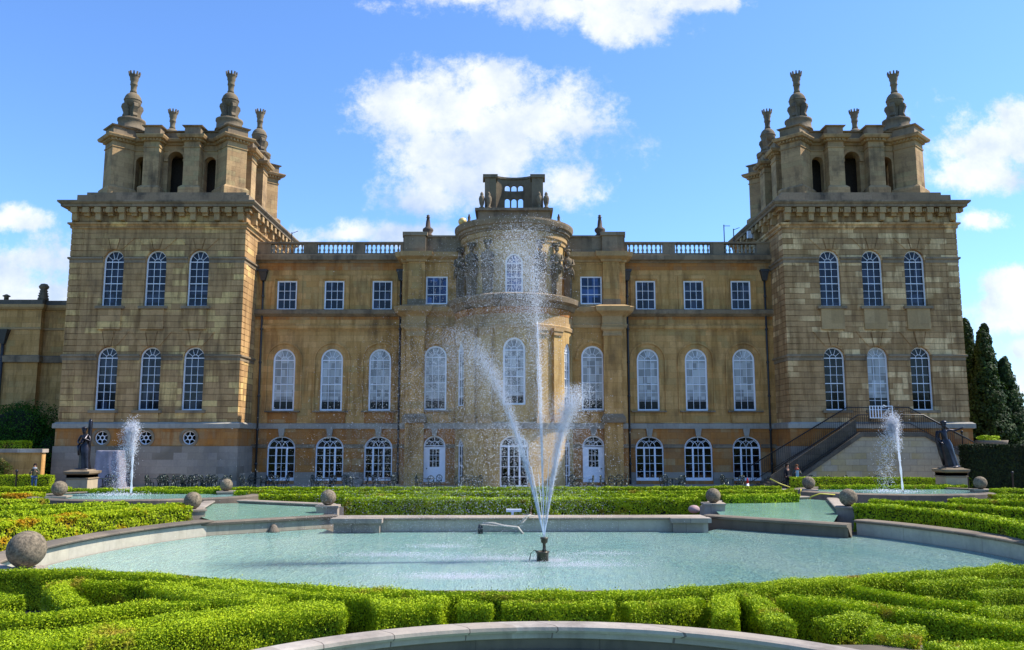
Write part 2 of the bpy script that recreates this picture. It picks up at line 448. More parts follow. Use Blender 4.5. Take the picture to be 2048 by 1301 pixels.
def window(mp, cu, hw, lo, hi, zs, rows, cols=3, gm='glass_dark', rec=.28, bw=.10, style='sash', name='window', parent=None, label=None):
    """zs: springing height or None (square head). White frame = the part; its glazing is a sub-part."""
    mb = MB(); zb, zt = lo(0), hi(0)
    c0 = contour(hw, lo, hi)
    cz = (zb + zt) / 2 if style == 'oculus' else (zs if zs else zt)
    c1 = []
    for x, z in c0:
        if style == 'oculus': k = (hw - bw) / hw; c1.append((x * k, cz + (z - cz) * k))
        elif zs and z > zs + 1e-4: k = (hw - bw) / hw; c1.append((x * k, zs + (z - zs) * (zt - zs - bw) / (zt - zs)))
        else: c1.append((math.copysign(hw - bw, x), zb + bw if abs(z - zb) < 1e-4 else (z if zs else z - bw)))
    ringbar(mb, mp, cu, c0, c1, rec, rec + .09)
    iw = hw - bw; b0, b1 = rec + .02, rec + .07; t = .032
    if style == 'oculus':
        for k in range(6):
            a = PI / 6 + k * PI / 3
            wbar(mb, mp, cu, (.15 * math.cos(a), cz + .15 * math.sin(a)), (iw * math.cos(a), cz + iw * math.sin(a)), .05, b0, b1)
        c2 = [(.2 * math.cos(2 * PI * i / 12), cz + .2 * math.sin(2 * PI * i / 12)) for i in range(12)]
        c3 = [(.13 * math.cos(2 * PI * i / 12), cz + .13 * math.sin(2 * PI * i / 12)) for i in range(12)]
        ringbar(mb, mp, cu, c2, c3, b0 - .003, b1)
    else:
        top = zs if zs else zt - bw
        if style == 'sash':
            xs = [-iw + 2 * iw * i / cols for i in range(1, cols)]
            for x in xs: wbar(mb, mp, cu, (x, zb + bw), (x, top), t, b0, b1)
            for r in range(1, rows): 
                z = zb + bw + (top - zb - bw) * r / rows; mid = (r == rows // 2)
                wbar(mb, mp, cu, (-iw, z), (iw, z), .06 if mid else t, b0 - (.02 if mid else .003), b1)
        elif style == 'french':      # mullioned doors with narrow side lights
            xm = iw * .42
            for x in (-xm, xm): wbar(mb, mp, cu, (x, zb + bw), (x, top), .13, b0 - .02, b1)
            for x in (0, -(xm + iw) / 2 - .03, (xm + iw) / 2 + .03):
                wbar(mb, mp, cu, (x, zb + bw), (x, top), t, b0, b1) if x == 0 else None
            for r in range(1, rows):
                z = zb + bw + (top - zb - bw) * r / rows
                wbar(mb, mp, cu, (-iw, z), (iw, z), t, b0 - .003, b1)
            wbar(mb, mp, cu, (-iw, zb + .16), (iw, zb + .16), .14, b0 - .006, b1)
        elif style == 'door':
            pass
        if zs:
            wbar(mb, mp, cu, (-iw, zs), (iw, zs), .07 if style == 'sash' else .12, b0 - .008, b1)
            ri = iw * .36; ro = zt - zs - bw; n = 14
            if style == 'sash':
                pa = [(ri * math.cos(PI * i / n), zs + ri * math.sin(PI * i / n)) for i in range(n + 1)]
                for p, r in zip(pa, pa[1:]): wbar(mb, mp, cu, p, r, t, b0 + .002, b1)
                for a in (36, 72, 108, 144): a = R(a); wbar(mb, mp, cu, (ri * math.cos(a), zs + ri * math.sin(a)), (iw * math.cos(a), zs + ro * math.sin(a)), t, b0 + .004, b1)
            else:                    # fanlight of looping bars
                for cxx in (-iw * .5, 0, iw * .5):
                    rr = iw * .46
                    pa = [(cxx + rr * math.cos(PI * i / n), zs + min(rr * 1.15 * math.sin(PI * i / n), ro * math.sqrt(max(0, 1 - ((cxx + rr * math.cos(PI * i / n)) / iw) ** 2)) if abs(cxx + rr * math.cos(PI * i / n)) < iw else 0)) for i in range(n + 1)]
                    for p, r in zip(pa, pa[1:]): wbar(mb, mp, cu, p, r, t, b0 + .002 + .003 * (cxx != 0), b1)
                for a in (50, 90, 130): a = R(a); wbar(mb, mp, cu, (iw * .5 * math.cos(a), zs + ro * .5 * math.sin(a)), (iw * math.cos(a), zs + ro * math.sin(a)), t, b0 + .005, b1)
    o = part(mb, name, 'white_paint', parent)
    if label: o['label'] = label
    g = MB(); cc = contour(hw, lo, hi); g.poly([mp(cu + x, rec + .06, z) for x, z in cc])
    g.build('glazing', gm, o)
    if style == 'door':
        d = MB(); d.hexa([mp(cu + x, rec + .01, z) for x, z in ((-iw, zb), (iw, zb), (iw, zb + .95), (-iw, zb + .95))], [mp(cu + x, rec + .05, z) for x, z in ((-iw, zb), (iw, zb), (iw, zb + .95), (-iw, zb + .95))])
        pw = iw * .5; z2 = zb + 1.0; z3 = zs - .22
        for x0, x1, a, b in ((-iw, -pw, zb + .95, zs), (pw, iw, zb + .95, zs), (-pw, pw, zb + .95, z2 + .12), (-pw, pw, z3, zs)):
            q = ((x0, a), (x1, a), (x1, b), (x0, b)); d.hexa([mp(cu + x, rec + .012, z) for x, z in q], [mp(cu + x, rec + .05, z) for x, z in q])
        for x in (-pw / 3, pw / 3): wbar(d, mp, cu, (x, z2 + .1), (x, z3), .03, rec + .02, rec + .05)
        for k in range(1, 3): z = z2 + .12 + (z3 - z2 - .12) * k / 3; wbar(d, mp, cu, (-pw, z), (pw, z), .03, rec + .018, rec + .05)
        for sx in (-1, 1):
            q = [(sx * iw * .5 - iw * .32, zb + .2), (sx * iw * .5 + iw * .32, zb + .2), (sx * iw * .5 + iw * .32, zb + .75), (sx * iw * .5 - iw * .32, zb + .75)]
            q2 = [(x + (.05 if x < sx * iw * .5 else -.05), z + (.05 if z < zb + .5 else -.05)) for x, z in q]
            ringbar(d, mp, cu, q, q2, rec - .005, rec + .03)
        d.build('door_leaf', 'white_paint', o)
        k = MB(); p = mp(cu + iw * .8, rec - .05, zb + 1.0); k.ball(p, .05, 10); k.build('handle', 'iron_black', o)
    return o


def fmap(s, Y):
    return lambda u, d, z: (CX + s * u, Y + d, z)


def band(mb, s, Y, u0, u1, prof, ret=True):
    """moulding along a flat front from u0 to u1 (distance from the axis)"""
    mb.sweep([(CX + s * u0, Y), (CX + s * u1, Y)], prof, side=1 if s > 0 else -1)


def ubox(mb, s, u0, u1, y0, y1, z0, z1):
    a, b = sorted((CX + s * u0, CX + s * u1)); mb.box(a, b, y0, y1, z0, z1)


def voussoirs(mb, s, Y, u, z0, z1, w=.9):
    """flared keystone block with stepped fan either side"""
    for a0, a1, b0, b1, d in ((-.14, .14, -.26, .26, .09), (-.42, -.17, -1.0, -.34, .05), (.17, .42, .34, 1.0, .05)):
        q0 = [(u + a0 * w, z0), (u + a1 * w, z0), (u + b1 * w, z1), (u + b0 * w, z1)]
        mb.hexa([(CX + s * x, Y - d, z) for x, z in q0], [(CX + s * x, Y + .02, z) for x, z in q0])


# ---- tower dimensions
U0 = -(Xat(474, 850, YT) - CX); U1 = -(Xat(117, 845, YT) - CX)       # inner and outer edge, from the axis
UM = [-(Xat(p, 760, YT) - CX) for p in (384, 296.5, 210)]
UM = [(a + (Xat(q, 760, YT) - CX)) / 2 for a, q in zip(UM, (1670, 1756, 1843))]
YB = YT + (U1 - U0)
z = lambda py: Zat(py, YT)
HW = .79
WL = (z(821), z(716)); WU = (z(613), z(523)); ZBASE = -.1
ZP0, ZP1 = z(858), z(845); ZTOP = Zat(400, YT - .85)


def tower(s):
    right = s > 0
    mp = fmap(s, YT)
    sm = 'tower_patched' if right else 'tower_stone'
    mb = MB()
    wl = arch_hi(WL[1], HW, z(694) - WL[1]); wu = arch_hi(WU[1], HW, z(500) - WU[1])
    cols = []
    for u in UM:
        ops = [(HW, flat(WL[0]), wl), (HW, flat(WU[0]), wu)]
        cols.append((u, ops))
    wallsheet(mb, U0, U1, ZP1, z(452), cols, mp, .35)
    # the three other sides, and the inside of the deep frieze
    xi, xo = CX + s * U0, CX + s * U1
    for P, Q in (((xi, YT), (xi, YB)), ((xi, YB), (xo, YB)), ((xo, YB), (xo, YT))):
        mb.poly([(*P, ZP0), (*Q, ZP0), (*Q, ZTOP - .2), (*P, ZTOP - .2)])
    # quoin courses standing proud of the corners
    bh_ = .42 if right else .45; zz = math.ceil(ZP1 / bh_) * bh_
    while zz < z(455):
        for u in (U0, U1):
            for j in (0,):
                a, b = (U0 - .035, U0 + .9) if u == U0 else (U1 - .9, U1 + .035)
                ubox(mb, s, a, b, YT - .035, YT + .9, zz + .025, zz + bh_ - .025)
        zz += bh_
    part(mb, 'tower_wall', sm)
    # plinth storey
    mb = MB(); mb.k = 0; ocs = []
    if not right:
        zc = z(876); ro = .5
        ocs = [(u, [(ro, (lambda x: zc - math.sqrt(max(0, ro * ro - x * x))), (lambda x: zc + math.sqrt(max(0, ro * ro - x * x))))]) for u in UM]
    zmid = z(893)
    wallsheet(mb, U0 - .12, U1 + .12, zmid, ZP0, ocs, fmap(s, YT - .12), .35)
    xi2, xo2 = CX + s * (U0 - .12), CX + s * (U1 + .12)
    for P, Q in (((xi2, YT - .12), (xi2, YB)), ((xo2, YB), (xo2, YT - .12))): mb.poly([(*P, zmid), (*Q, zmid), (*Q, ZP0), (*P, ZP0)])
    mb.k = 1
    ubox(mb, s, U0 - .2, U1 + .2, YT - .2, YB, ZBASE, zmid)
    part(mb, 'tower_base', ['orange_stone', 'base_stone'])
    if not right:
        for u in UM:
            o = ocs[0][1][0]
            window(fmap(s, YT - .12), u, .5, o[1], o[2], None, 0, style='oculus', name='round_window', gm='glass_black', rec=.16, bw=.07)
            r = MB(); mpp = fmap(s, YT - .12)
            A = [(.70 * math.cos(2 * PI * i / 20), zc + .70 * math.sin(2 * PI * i / 20)) for i in range(20)]
            B = [(.51 * math.cos(2 * PI * i / 20), zc + .51 * math.sin(2 * PI * i / 20)) for i in range(20)]
            ringbar(r, mpp, u, A, B, -.06, .05); ubox(r, s, u - .2, u + .2, YT - .25, YT - .1, zc + .62, ZP0)
            part(r, 'window_surround', 'grey_trim')
    # mouldings
    path = [(xi, YB), (xi, YT), (xo, YT), (xo, YB)]; sd_ = -1 if right else 1
    sd_ = 1 if right else -1
    mb = MB()
    mb.sweep(path, [(.0, ZP0 - .02), (.16, ZP0), (.3, ZP0 + .05), (.3, ZP1 - .12), (.12, ZP1), (0, ZP1 + .02)], side=-sd_ * -1)
    part(mb, 'plinth_moulding', 'pale_trim')
    for py in (716, 521):
        mb = MB(); zc_ = z(py)
        hws = HW + .02; us = [U0] + [e for u in UM for e in (u - hws, u + hws)] + [U1]
        for a, b in zip(us[::2], us[1::2]):
            pf = [(0, zc_ - .2), (.05, zc_ - .2), (.05, zc_ + .02), (.16, zc_ + .1), (.16, zc_ + .22), (0, zc_ + .26)]
            if a == U0: pth = [(xi, YB), (xi, YT), (CX + s * b, YT)]
            elif b == U1: pth = [(CX + s * a, YT), (xo, YT), (xo, YB)]
            else: pth = [(CX + s * a, YT), (CX + s * b, YT)]
            mb.sweep(pth, pf, side=sd_)
        part(mb, 'string_course', 'grey_trim')
    # windows, sills, aprons, voussoirs
    for i, u in enumerate(UM):
        for (zb, zs, hi, rows, lower) in ((WL[0], WL[1], wl, 6, True), (WU[0], WU[1], wu, 6, False)):
            gm = 'glass_dark'
            if right and lower: gm = ('glass_black', 'glass_blind', 'glass_black')[i]
            if right and not lower: gm = 'glass_dark'
            w = window(mp, u, HW, flat(zb), hi, zs, rows, gm=gm, rec=.30)
            sl = MB(); ubox(sl, s, u - HW - .28, u + HW + .28, YT - .25, YT + .2, zb - .2, zb)
            sl.build('sill', 'grey_trim', w)
            ap = MB(); dz = (.95 if lower else 1.75)
            ubox(ap, s, u - HW - .06, u + HW + .06, YT - .16, YT + .1, max(zb - dz, ZP1 + .02), zb - .2)
            part(ap, 'apron_panel', sm if not (right and not lower) else 'warm_trim')
            v = MB(); zt = hi(0)
            voussoirs(v, s, YT, u, zt + .05, zt + (1.15 if lower else .9), 1.5)
            part(v, 'keystone', sm)
    # ---- great cornice
    mb = MB(); zA = z(455); zc1 = z(413) - .12; zc2 = ZTOP
    mb.k = 0
    mb.sweep(path, [(0, zA - .15), (.12, zA - .1), (.14, zA + .1), (.28, zA + .2), (.28, zA + .32), (.06, zA + .38), (.06, zc1 - .35), (.3, zc1 - .3), (.3, zc1 - .12), (.4, zc1 - .08)], side=sd_)
    mb.k = 1
    mb.sweep(path, [(.3, zc1 - .08), (.66, zc1 - .06), (.68, zc1 + .1), (.76, zc1 + .16), (.86, zc2 - .12), (.86, zc2), (0, zc2 + .06)], side=sd_)
    part(mb, 'great_cornice', ['tower_patched' if right else 'tower_stone', 'grey_trim'])
    # consoles: long and short in turn, front and inner side
    def console(P, n, k):
        t = Vector((-n.y, n.x)); w = .19; m = MB(); ztop = zc1 - .1; zl = zA + .42
        def bx(o0, o1, za, zb, ww):
            q = [P + t * ww + n * o0, P - t * ww + n * o0, P - t * ww + n * o1, P + t * ww + n * o1]
            m.hexa([(p.x, p.y, za) for p in q], [(p.x, p.y, zb) for p in q])
        bx(0, .62, ztop - .42, ztop, w + .04)
        if k % 2 == 0: bx(0, .46, ztop - .95, ztop - .425, w); bx(0, .32, zl, ztop - .955, w - .02)
        else: bx(0, .40, ztop - .62, ztop - .425, w)
        for j in (-1, 0, 1): 
            c = P + t * (.56 + j * .13)
            q = [c + t * .04, c - t * .04, c - t * .04 + n * .5, c + t * .04 + n * .5]
            m.hexa([(p.x, p.y, ztop - .33) for p in q], [(p.x, p.y, ztop - .1) for p in q])
        part(m, 'console', 'warm_trim')
    nfr = 15
    for k in range(nfr): console(Vector((CX + s * (U0 + .3 + (U1 - U0 - .6) * k / (nfr - 1)), YT)), Vector((0, -1)), k)
    for k in range(9): console(Vector((xi, YT + 1.2 + k * 1.15)), Vector((-s, 0)), k)
    # stepped blocking course and roof
    mb = MB(); zb = z(386)
    ubox(mb, s, U0 - .1, U1 - .1, YT + .15, YB, ZTOP - .3, zb - .12); ubox(mb, s, U0 + .15, U1 - .75, YT + .3, YB - .2, zb - .12, zb + .12)
    part(mb, 'blocking_course', 'grey_trim')
    belvedere(s, zb + .12)


def belvedere(s, z0):
    Y0 = 63.5; B0 = -(Xat(486, 385, Y0) - CX); B1 = -(Xat(190, 385, Y0) - CX)
    # square plan
    L = B1 - B0; Y1 = Y0 + L; cu = (B0 + B1) / 2 + .15; cy = (Y0 + Y1) / 2
    zt = Zat(268, Y0); zpar = Zat(248, Y0)
    def four():
        # rotate local (a: along face, b: outward) to world for 4 faces
        for k in range(4):
            yield k, (lambda a, b, k=k: [(CX + s * (cu + a), cy - b), (CX + s * (cu + b), cy + a), (CX + s * (cu - a), cy + b), (CX + s * (cu - b), cy - a)][k])
    H = L / 2
    core = H - 1.35
    mb = MB(); hw = .62; zsp = Zat(318, 64.7)
    for k, T in four():
        mp = lambda u, d, z, T=T: (*T(u, core - d), z)
        hs = .46; off = 2.74
        zt_ = zt - .93
        cols = [(0, [(hw, flat(z0), arch_hi(zsp, hw))]), (-off, [(hs, flat(z0), arch_hi(zsp - .25, hs))]), (off, [(hs, flat(z0), arch_hi(zsp - .25, hs))])]
        wallsheet(mb, -core, core, z0, zt_, cols, mp, .7)
        wallsheet(mb, -core + .7, core - .7, z0, zt_, cols, lambda u, d, z, T=T: (*T(u, core - .7 + 0 * d), z), 0)
    mb.poly([(*T, zt - .9) for T in ((CX + s * (cu - core), cy - core), (CX + s * (cu + core), cy - core), (CX + s * (cu + core), cy + core), (CX + s * (cu - core), cy + core))])
    part(mb, 'belvedere_wall', 'belvedere_stone')
    f_ = MB(); q_ = core - 1.75; f_.box(*sorted((CX + s * (cu - q_), CX + s * (cu + q_))), cy - q_, cy + q_, z0, zt - 1.0); part(f_, 'light_blocker', 'shade_dark')  # added solid block that keeps light out so the openings look dark
    # archivolt rings on the front and inner faces
    for k, T in four():
        if k == 2: continue
        r = MB(); mp = lambda u, d, z, T=T: (*T(u, core - d), z); n = 14
        A = [((hw + .24) * math.cos(PI * i / n), zsp + (hw + .24) * math.sin(PI * i / n)) for i in range(n + 1)]
        B = [(hw * math.cos(PI * i / n), zsp + hw * math.sin(PI * i / n)) for i in range(n + 1)]
        for i in range(n):
            q = (A[i], A[i + 1], B[i + 1], B[i]); r.hexa([mp(x, -.1, zz) for x, zz in q], [mp(x, .02, zz) for x, zz in q])
        for sx in (-1, 1):
            q = ((sx * (hw + .3), zsp - .2), (sx * (hw - .03), zsp - .2), (sx * (hw - .03), zsp), (sx * (hw + .3), zsp))
            r.hexa([mp(x, -.14, zz) for x, zz in q], [mp(x, .02, zz) for x, zz in q])
        part(r, 'archivolt', 'belvedere_stone')
    # piers (each a square block with base, cap and cornice)
    base_prof = [(0, z0), (.24, z0), (.24, z0 + .85), (.05, z0 + 1.05), (0, z0 + 1.06)]
    def ent(mb, poly, sd2):
        zz = zt - .95
        mb.k = 0
        mb.sweep(poly, [(-.02, zz - .02), (.06, zz), (.06, zz + .1), (0, zz + .12), (0, zz + .45), (.14, zz + .5), (.16, zz + .66), (.4, zz + .7), (.48, zz + .86), (.48, zt), (.02, zt + .05)], closed=True, side=sd2)
        mb.k = 1
        mb.sweep(poly, [(.02, zt), (.02, zpar - .12), (.16, zpar - .08), (.2, zpar), (0, zpar + .03)], closed=True, side=sd2)
        mb.face([mb.vt((x, y, zpar + .03)) for x, y in poly])
    def orient(poly):
        a = sum(p[0] * q[1] - q[0] * p[1] for p, q in zip(poly, poly[1:] + poly[:1]))
        return 1 if a > 0 else -1
    def pier(poly, name='pier'):
        m = MB(); m.prism(poly, z0, zt - .9); m.sweep(poly, base_prof, closed=True, side=orient(poly)); 
        part(m, name, 'belvedere_stone')
        e = MB(); ent(e, poly, orient(poly)); part(e, 'entablature', ['belvedere_stone', 'grey_trim'])
        # dentils under the cornice
        d = MB()
        for p, q in zip(poly, poly[1:] + poly[:1]):
            P, Q = Vector(p), Vector(q); t = (Q - P); n_ = max(2, int(t.length / .24)); t.normalize(); nn = Vector((t.y, -t.x)) * orient(poly)
            for j in range(n_):
                c = P + (Q - P) * (j + .5) / n_
                w = [c + t * .06, c - t * .06, c - t * .06 + nn * .26, c + t * .06 + nn * .26]
                d.hexa([(v.x, v.y, zt - .43) for v in w], [(v.x, v.y, zt - .26) for v in w])
        part(d, 'dentil_moulding', 'warm_trim')
    for k, T in four():
        for sx in (-1, 1):
            a0, a1 = sx * .98, sx * 2.2
            pier([T(a0, core - .1), T(a1, core - .1), T(a1, core + .95), T(a0, core + .95)])
    for sx in (-1, 1):
        for sy in (-1, 1):
            c = (cu + sx * (H - 1.25), cy + sy * (H - 1.25)); r = 1.17
            pier([(CX + s * (c[0] + r * math.cos(a)), c[1] + r * math.sin(a)) for a in (0, PI / 2, PI, 3 * PI / 2)], 'corner_pier')
    # core entablature
    m = MB(); poly = [(CX + s * (cu - core), cy - core), (CX + s * (cu + core), cy - core), (CX + s * (cu + core), cy + core), (CX + s * (cu - core), cy + core)]
    e_z = zt; zt -= .02; zpar -= .12
    ent(m, poly, orient(poly)); part(m, 'entablature', ['belvedere_stone', 'grey_trim'])
    zt = e_z; zpar += .12
    for sx in (-1, 1):
        for sy in (-1, 1): finial((CX + s * (cu + sx * (H - 1.8)), cy + sy * (H - 1.8), zpar))


FIN = []


def finial(c):
    if FIN:
        o = copy_tree(FIN[0], palace); o.matrix_parent_inverse = PINV; o.location = c; return
    b = MB(); b.lathe((0, 0, 0), [(1.02, 0), (1.0, .1), (.92, .14), (.90, .62), (.97, .68), (.97, .8), (.62, .86), (.6, .95)], 24)
    b.smooth = False
    root = b.build('finial', 'carved_stone', palace); root.matrix_parent_inverse = PINV; root.location = c; root.scale = (1.1, 1.1, 1.19)
    for k in range(4):
        a = PI / 4 + k * PI / 2; m = MB(); ca, sa = math.cos(a), math.sin(a)
        prof = [(.28, .95), (.55, .95), (.66, 1.05), (.58, 1.25), (.66, 1.45), (.76, 1.65), (.72, 1.85), (.55, 1.95), (.35, 1.9)]
        w = .15
        q = [[(r * ca - t * w * sa, r * sa + t * w * ca, zz) for r, zz in prof] for t in (-1, 1)]
        m.hexa(q[0], q[1]); m.build('scroll', 'carved_stone', root)
    m = MB(); m.lathe((0, 0, 0), [(.3, .9), (.24, 1.2), (.3, 1.6), (.34, 1.75)], 14); m.ball((0, 0, 2.2), .6, 24)
    m.lathe((0, 0, 0), [(.62, 2.18), (.63, 2.22), (.62, 2.26)], 24); m.build('ball', 'carved_stone', root)
    m = MB(); m.lathe((0, 0, 0), [(.2, 2.75), (.25, 2.85), (.2, 2.95), (.22, 3.3), (.27, 3.34), (.25, 3.4), (.24, 3.6), (.3, 3.72), (.29, 3.8), (.34, 3.95), (.39, 4.05)], 20)
    for i in range(10):
        a = 2 * PI * i / 10; ca, sa = math.cos(a), math.sin(a)
        m.hexa([((.30) * ca - .07 * sa, .30 * sa + .07 * ca, 4.0), (.30 * ca + .07 * sa, .30 * sa - .07 * ca, 4.0), (.38 * ca + .07 * sa, .38 * sa - .07 * ca, 4.0), (.38 * ca - .07 * sa, .38 * sa + .07 * ca, 4.0)],
               [((.36) * ca - .04 * sa, .36 * sa + .04 * ca, 4.28), (.36 * ca + .04 * sa, .36 * sa - .04 * ca, 4.28), (.44 * ca + .04 * sa, .44 * sa - .04 * ca, 4.25), (.44 * ca - .04 * sa, .44 * sa + .04 * ca, 4.25)])
    m.build('crown', 'carved_stone', root)
    FIN.append(root)


# ---- wings
zw = lambda py: Zat(py, YW)
zc_ = lambda py: Zat(py, YC)
UC = -(Xat(808, 750, YW) - CX)        # where the central block steps forward
WX = [(-(Xat(p, 760, YW) - CX) + (Xat(q, 760, YW) - CX)) / 2 for p, q in ((760, 1297), (663, 1393), (567, 1488))]
AX = [(-(Xat(p, 590, YW) - CX) + (Xat(q, 590, YW) - CX)) / 2 for p, q in ((764, 1291), (668, 1387), (573, 1481))]
BAL = []


def baluster(c, parent):
    if BAL: o = BAL[0].copy(); COL.objects.link(o); o.parent = parent; o.location = c; return
    m = MB(); m.lathe((0, 0, 0), [(.09, 0), (.09, .06), (.05, .09), (.1, .22), (.1, .3), (.045, .42), (.045, .5), (.08, .6), (.09, .66), (.09, .7)], 10)
    m.v = [(x, y, zz * (zw(490) - zw(507)) / .7) for x, y, zz in m.v]
    o = m.build('baluster', 'pale_trim', parent); o.location = c; BAL.append(o)


def wing(s):
    mp = fmap(s, YW); right = s > 0
    us, ue = UC - .1, U0 + .1
    zgf = zw(857); zbelt = (zw(632), zw(622))
    hwM = .86; lo_m = zw(822); sp_m = zw(721); hi_m = arch_hi(sp_m, hwM, zw(698) - sp_m)
    hwA = .78; lo_a = zw(620); hi_a = zw(562)
    mb = MB()
    wallsheet(mb, us, ue, zgf, zw(640), [(u, [(hwM, flat(lo_m), hi_m)]) for u in WX], mp, .35)
    part(mb, 'wing_wall', 'wing_stone')
    mb = MB(); wallsheet(mb, us, ue, zw(632), zw(524), [(u, [(hwA, flat(lo_a), flat(hi_a))]) for u in AX], mp, .3)
    part(mb, 'attic_wall', 'wing_stone')
    mb = MB(); hwG = 1.08; lo_g = zw(962); sp_g = zw(896); hi_g = arch_hi(sp_g, hwG, zw(873) - sp_g)
    wallsheet(mb, us, ue, ZBASE, zgf, [(u, [(hwG, flat(lo_g), hi_g)]) for u in WX], mp, .4)
    part(mb, 'ground_storey_wall', 'orange_stone')
    mb = MB(); e = [us] + [q for u in WX for q in (u - hwG, u + hwG)] + [ue]
    for a, b in zip(e[::2], e[1::2]): mb = MB(); ubox(mb, s, a, b, YW - .06, YW + .1, ZBASE, zw(945)); part(mb, 'wall_footing', 'base_stone')
    # orange frieze, belt, white band, imposts, cornice, parapet
    mb = MB(); band(mb, s, YW, us, ue, [(0, zw(662)), (.06, zw(662)), (.06, zw(660)), (.14, zw(657)), (.14, zw(652)), (.03, zw(650)), (.03, zw(640)), (0, zw(640))]); part(mb, 'architrave', 'wing_stone')
    mb = MB(); ubox(mb, s, us, ue, YW - .035, YW + .1, zw(640) + .005, zw(634)); part(mb, 'orange_frieze', 'orange_stone')
    mb = MB(); band(mb, s, YW, us, ue, [(0, zw(634)), (.1, zw(634)), (.3, zw(630)), (.36, zw(629)), (.4, zw(622)), (.0, zw(619))]); part(mb, 'belt_cornice', 'grey_trim')
    mb = MB(); ubox(mb, s, us, ue, YW - .03, YW + .1, zw(541), zw(526)); part(mb, 'orange_frieze', 'orange_stone')
    mb = MB(); band(mb, s, YW, us, ue, [(0, zw(527)), (.1, zw(527)), (.2, zw(524)), (.45, zw(522)), (.5, zw(513)), (.2, zw(511)), (0, zw(511))]); part(mb, 'main_cornice', 'grey_trim')
    mb = MB(); band(mb, s, YW, us, ue, [(0, zw(858)), (.1, zw(858)), (.12, zw(848)), (.0, zw(847))]); part(mb, 'white_band', 'pale_trim')
    mb = MB(); e = [us] + [q for u in WX for q in (u - hwG - .02, u + hwG + .02)] + [ue]
    for a, b in zip(e[::2], e[1::2]): mb = MB(); band(mb, s, YW, a, b, [(0, zw(897)), (.1, zw(896)), (.1, zw(890)), (0, zw(889))]); part(mb, 'impost_band', 'grey_trim')
    # windows
    for u in WX:
        w = window(mp, u, hwM, flat(lo_m), hi_m, sp_m, 6, gm='glass_blind', rec=.1, bw=.13)
        sl = MB(); ubox(sl, s, u - 1.35, u + 1.35, YW - .28, YW + .1, lo_m - .12, lo_m); sl.build('sill', 'grey_trim', w)
        ap = MB(); ubox(ap, s, u - 1.12, u + 1.12, YW - .08, YW + .1, zw(846), lo_m - .12); part(ap, 'apron_panel', 'orange_stone' if not right else 'wing_stone')
        # raised arch and jambs round the window
        r = MB(); n = 18; ra, rb = 1.42, 1.30
        for i in range(n):
            a, b = PI * i / n, PI * (i + 1) / n
            q = [(ra * math.cos(a), sp_m + ra * math.sin(a)), (ra * math.cos(b), sp_m + ra * math.sin(b)), (rb * math.cos(b), sp_m + rb * math.sin(b)), (rb * math.cos(a), sp_m + rb * math.sin(a))]
            r.hexa([mp(u + x, -.09, zz) for x, zz in q], [mp(u + x, .02, zz) for x, zz in q])
        for sx in (-1, 1): ubox(r, s, u + sx * ra, u + sx * rb, YW - .09, YW + .02, lo_m, sp_m)
        part(r, 'window_surround', 'wing_stone')
        window(mp, u, hwG, flat(lo_g), hi_g, sp_g, 4, gm='glass_black', rec=.15, bw=.10, style='french', name='french_window')
        k = MB(); q = [(-.16, hi_g(0) - .02), (.16, hi_g(0) - .02), (.26, zw(857)), (-.26, zw(857))]
        k.hexa([mp(u + x, -.16, zz) for x, zz in q], [mp(u + x, .02, zz) for x, zz in q]); part(k, 'keystone', 'pale_trim')
    for u in AX:
        w = window(mp, u, hwA, flat(lo_a), flat(hi_a), None, 3, gm='glass_dark', rec=.08, bw=.11)
        r = MB()
        for q in (((u - hwA - .42, u - hwA - .14), (lo_a, hi_a + .42)), ((u + hwA + .14, u + hwA + .42), (lo_a, hi_a + .42)), ((u - hwA - .14, u + hwA + .14), (hi_a + .14, hi_a + .42))):
            ubox(r, s, q[0][0], q[0][1], YW - .07, YW + .02, q[1][0], q[1][1])
        part(r, 'window_surround', 'wing_stone')
    # parapet: solid dies with baluster panels between
    zp0, zp1 = zw(511), zw(485); pan = [(543, 608), (635, 706), (730, 801)]
    pu = [(-(Xat(b, 497, YW) - CX), -(Xat(a, 497, YW) - CX)) for a, b in pan]; pu.sort()
    root = MB()
    edges = [us - .1] + [q for p in pu for q in p] + [ue + .3]
    for a, b in zip(edges[::2], edges[1::2]): ubox(root, s, a, b, YW - .12, YW + .3, zp0, zp1 - .12)
    for a, b in pu: ubox(root, s, a, b, YW - .1, YW + .28, zp0, zw(507))
    ubox(root, s, us - .1, ue + .3, YW - .18, YW + .36, zp1 - .14, zp1)
    o = part(root, 'balustrade', 'grey_trim')
    for a, b in pu:
        n = 8
        for i in range(n):
            u = a + (b - a) * (i + .5) / n; baluster((CX + s * u, YW + .09, zw(507)), o)
    # roof slab
    mb = MB(); ubox(mb, s, us, ue, YW + .4, YW + 9, zp0 - .4, zp0 - .1); part(mb, 'roof', 'lead_roof')


def drainpipe(s, u, Y, zt, z0=0):
    m = MB(); x = CX + s * u; m.tube([(x, Y - .12, z0), (x, Y - .12, zt)], .075, 10)
    for zz in np.arange(z0 + 1.5, zt - .5, 2.6): m.lathe((x, Y - .12, zz), [(.08, 0), (.12, .04), (.12, .16), (.08, .2)], 10)
    m.hexa([(x - .16, Y - .3, zt - .1), (x + .16, Y - .3, zt - .1), (x + .16, Y, zt - .1), (x - .16, Y, zt - .1)], [(x - .3, Y - .42, zt + .6), (x + .3, Y - .42, zt + .6), (x + .3, Y, zt + .6), (x - .3, Y, zt + .6)])
    m.box(x - .34, x + .34, Y - .46, Y, zt + .6, zt + .78)
    part(m, 'drainpipe', 'pipe_dark')


def fit_profile(R_):
    return [(CX + 0, 0)]


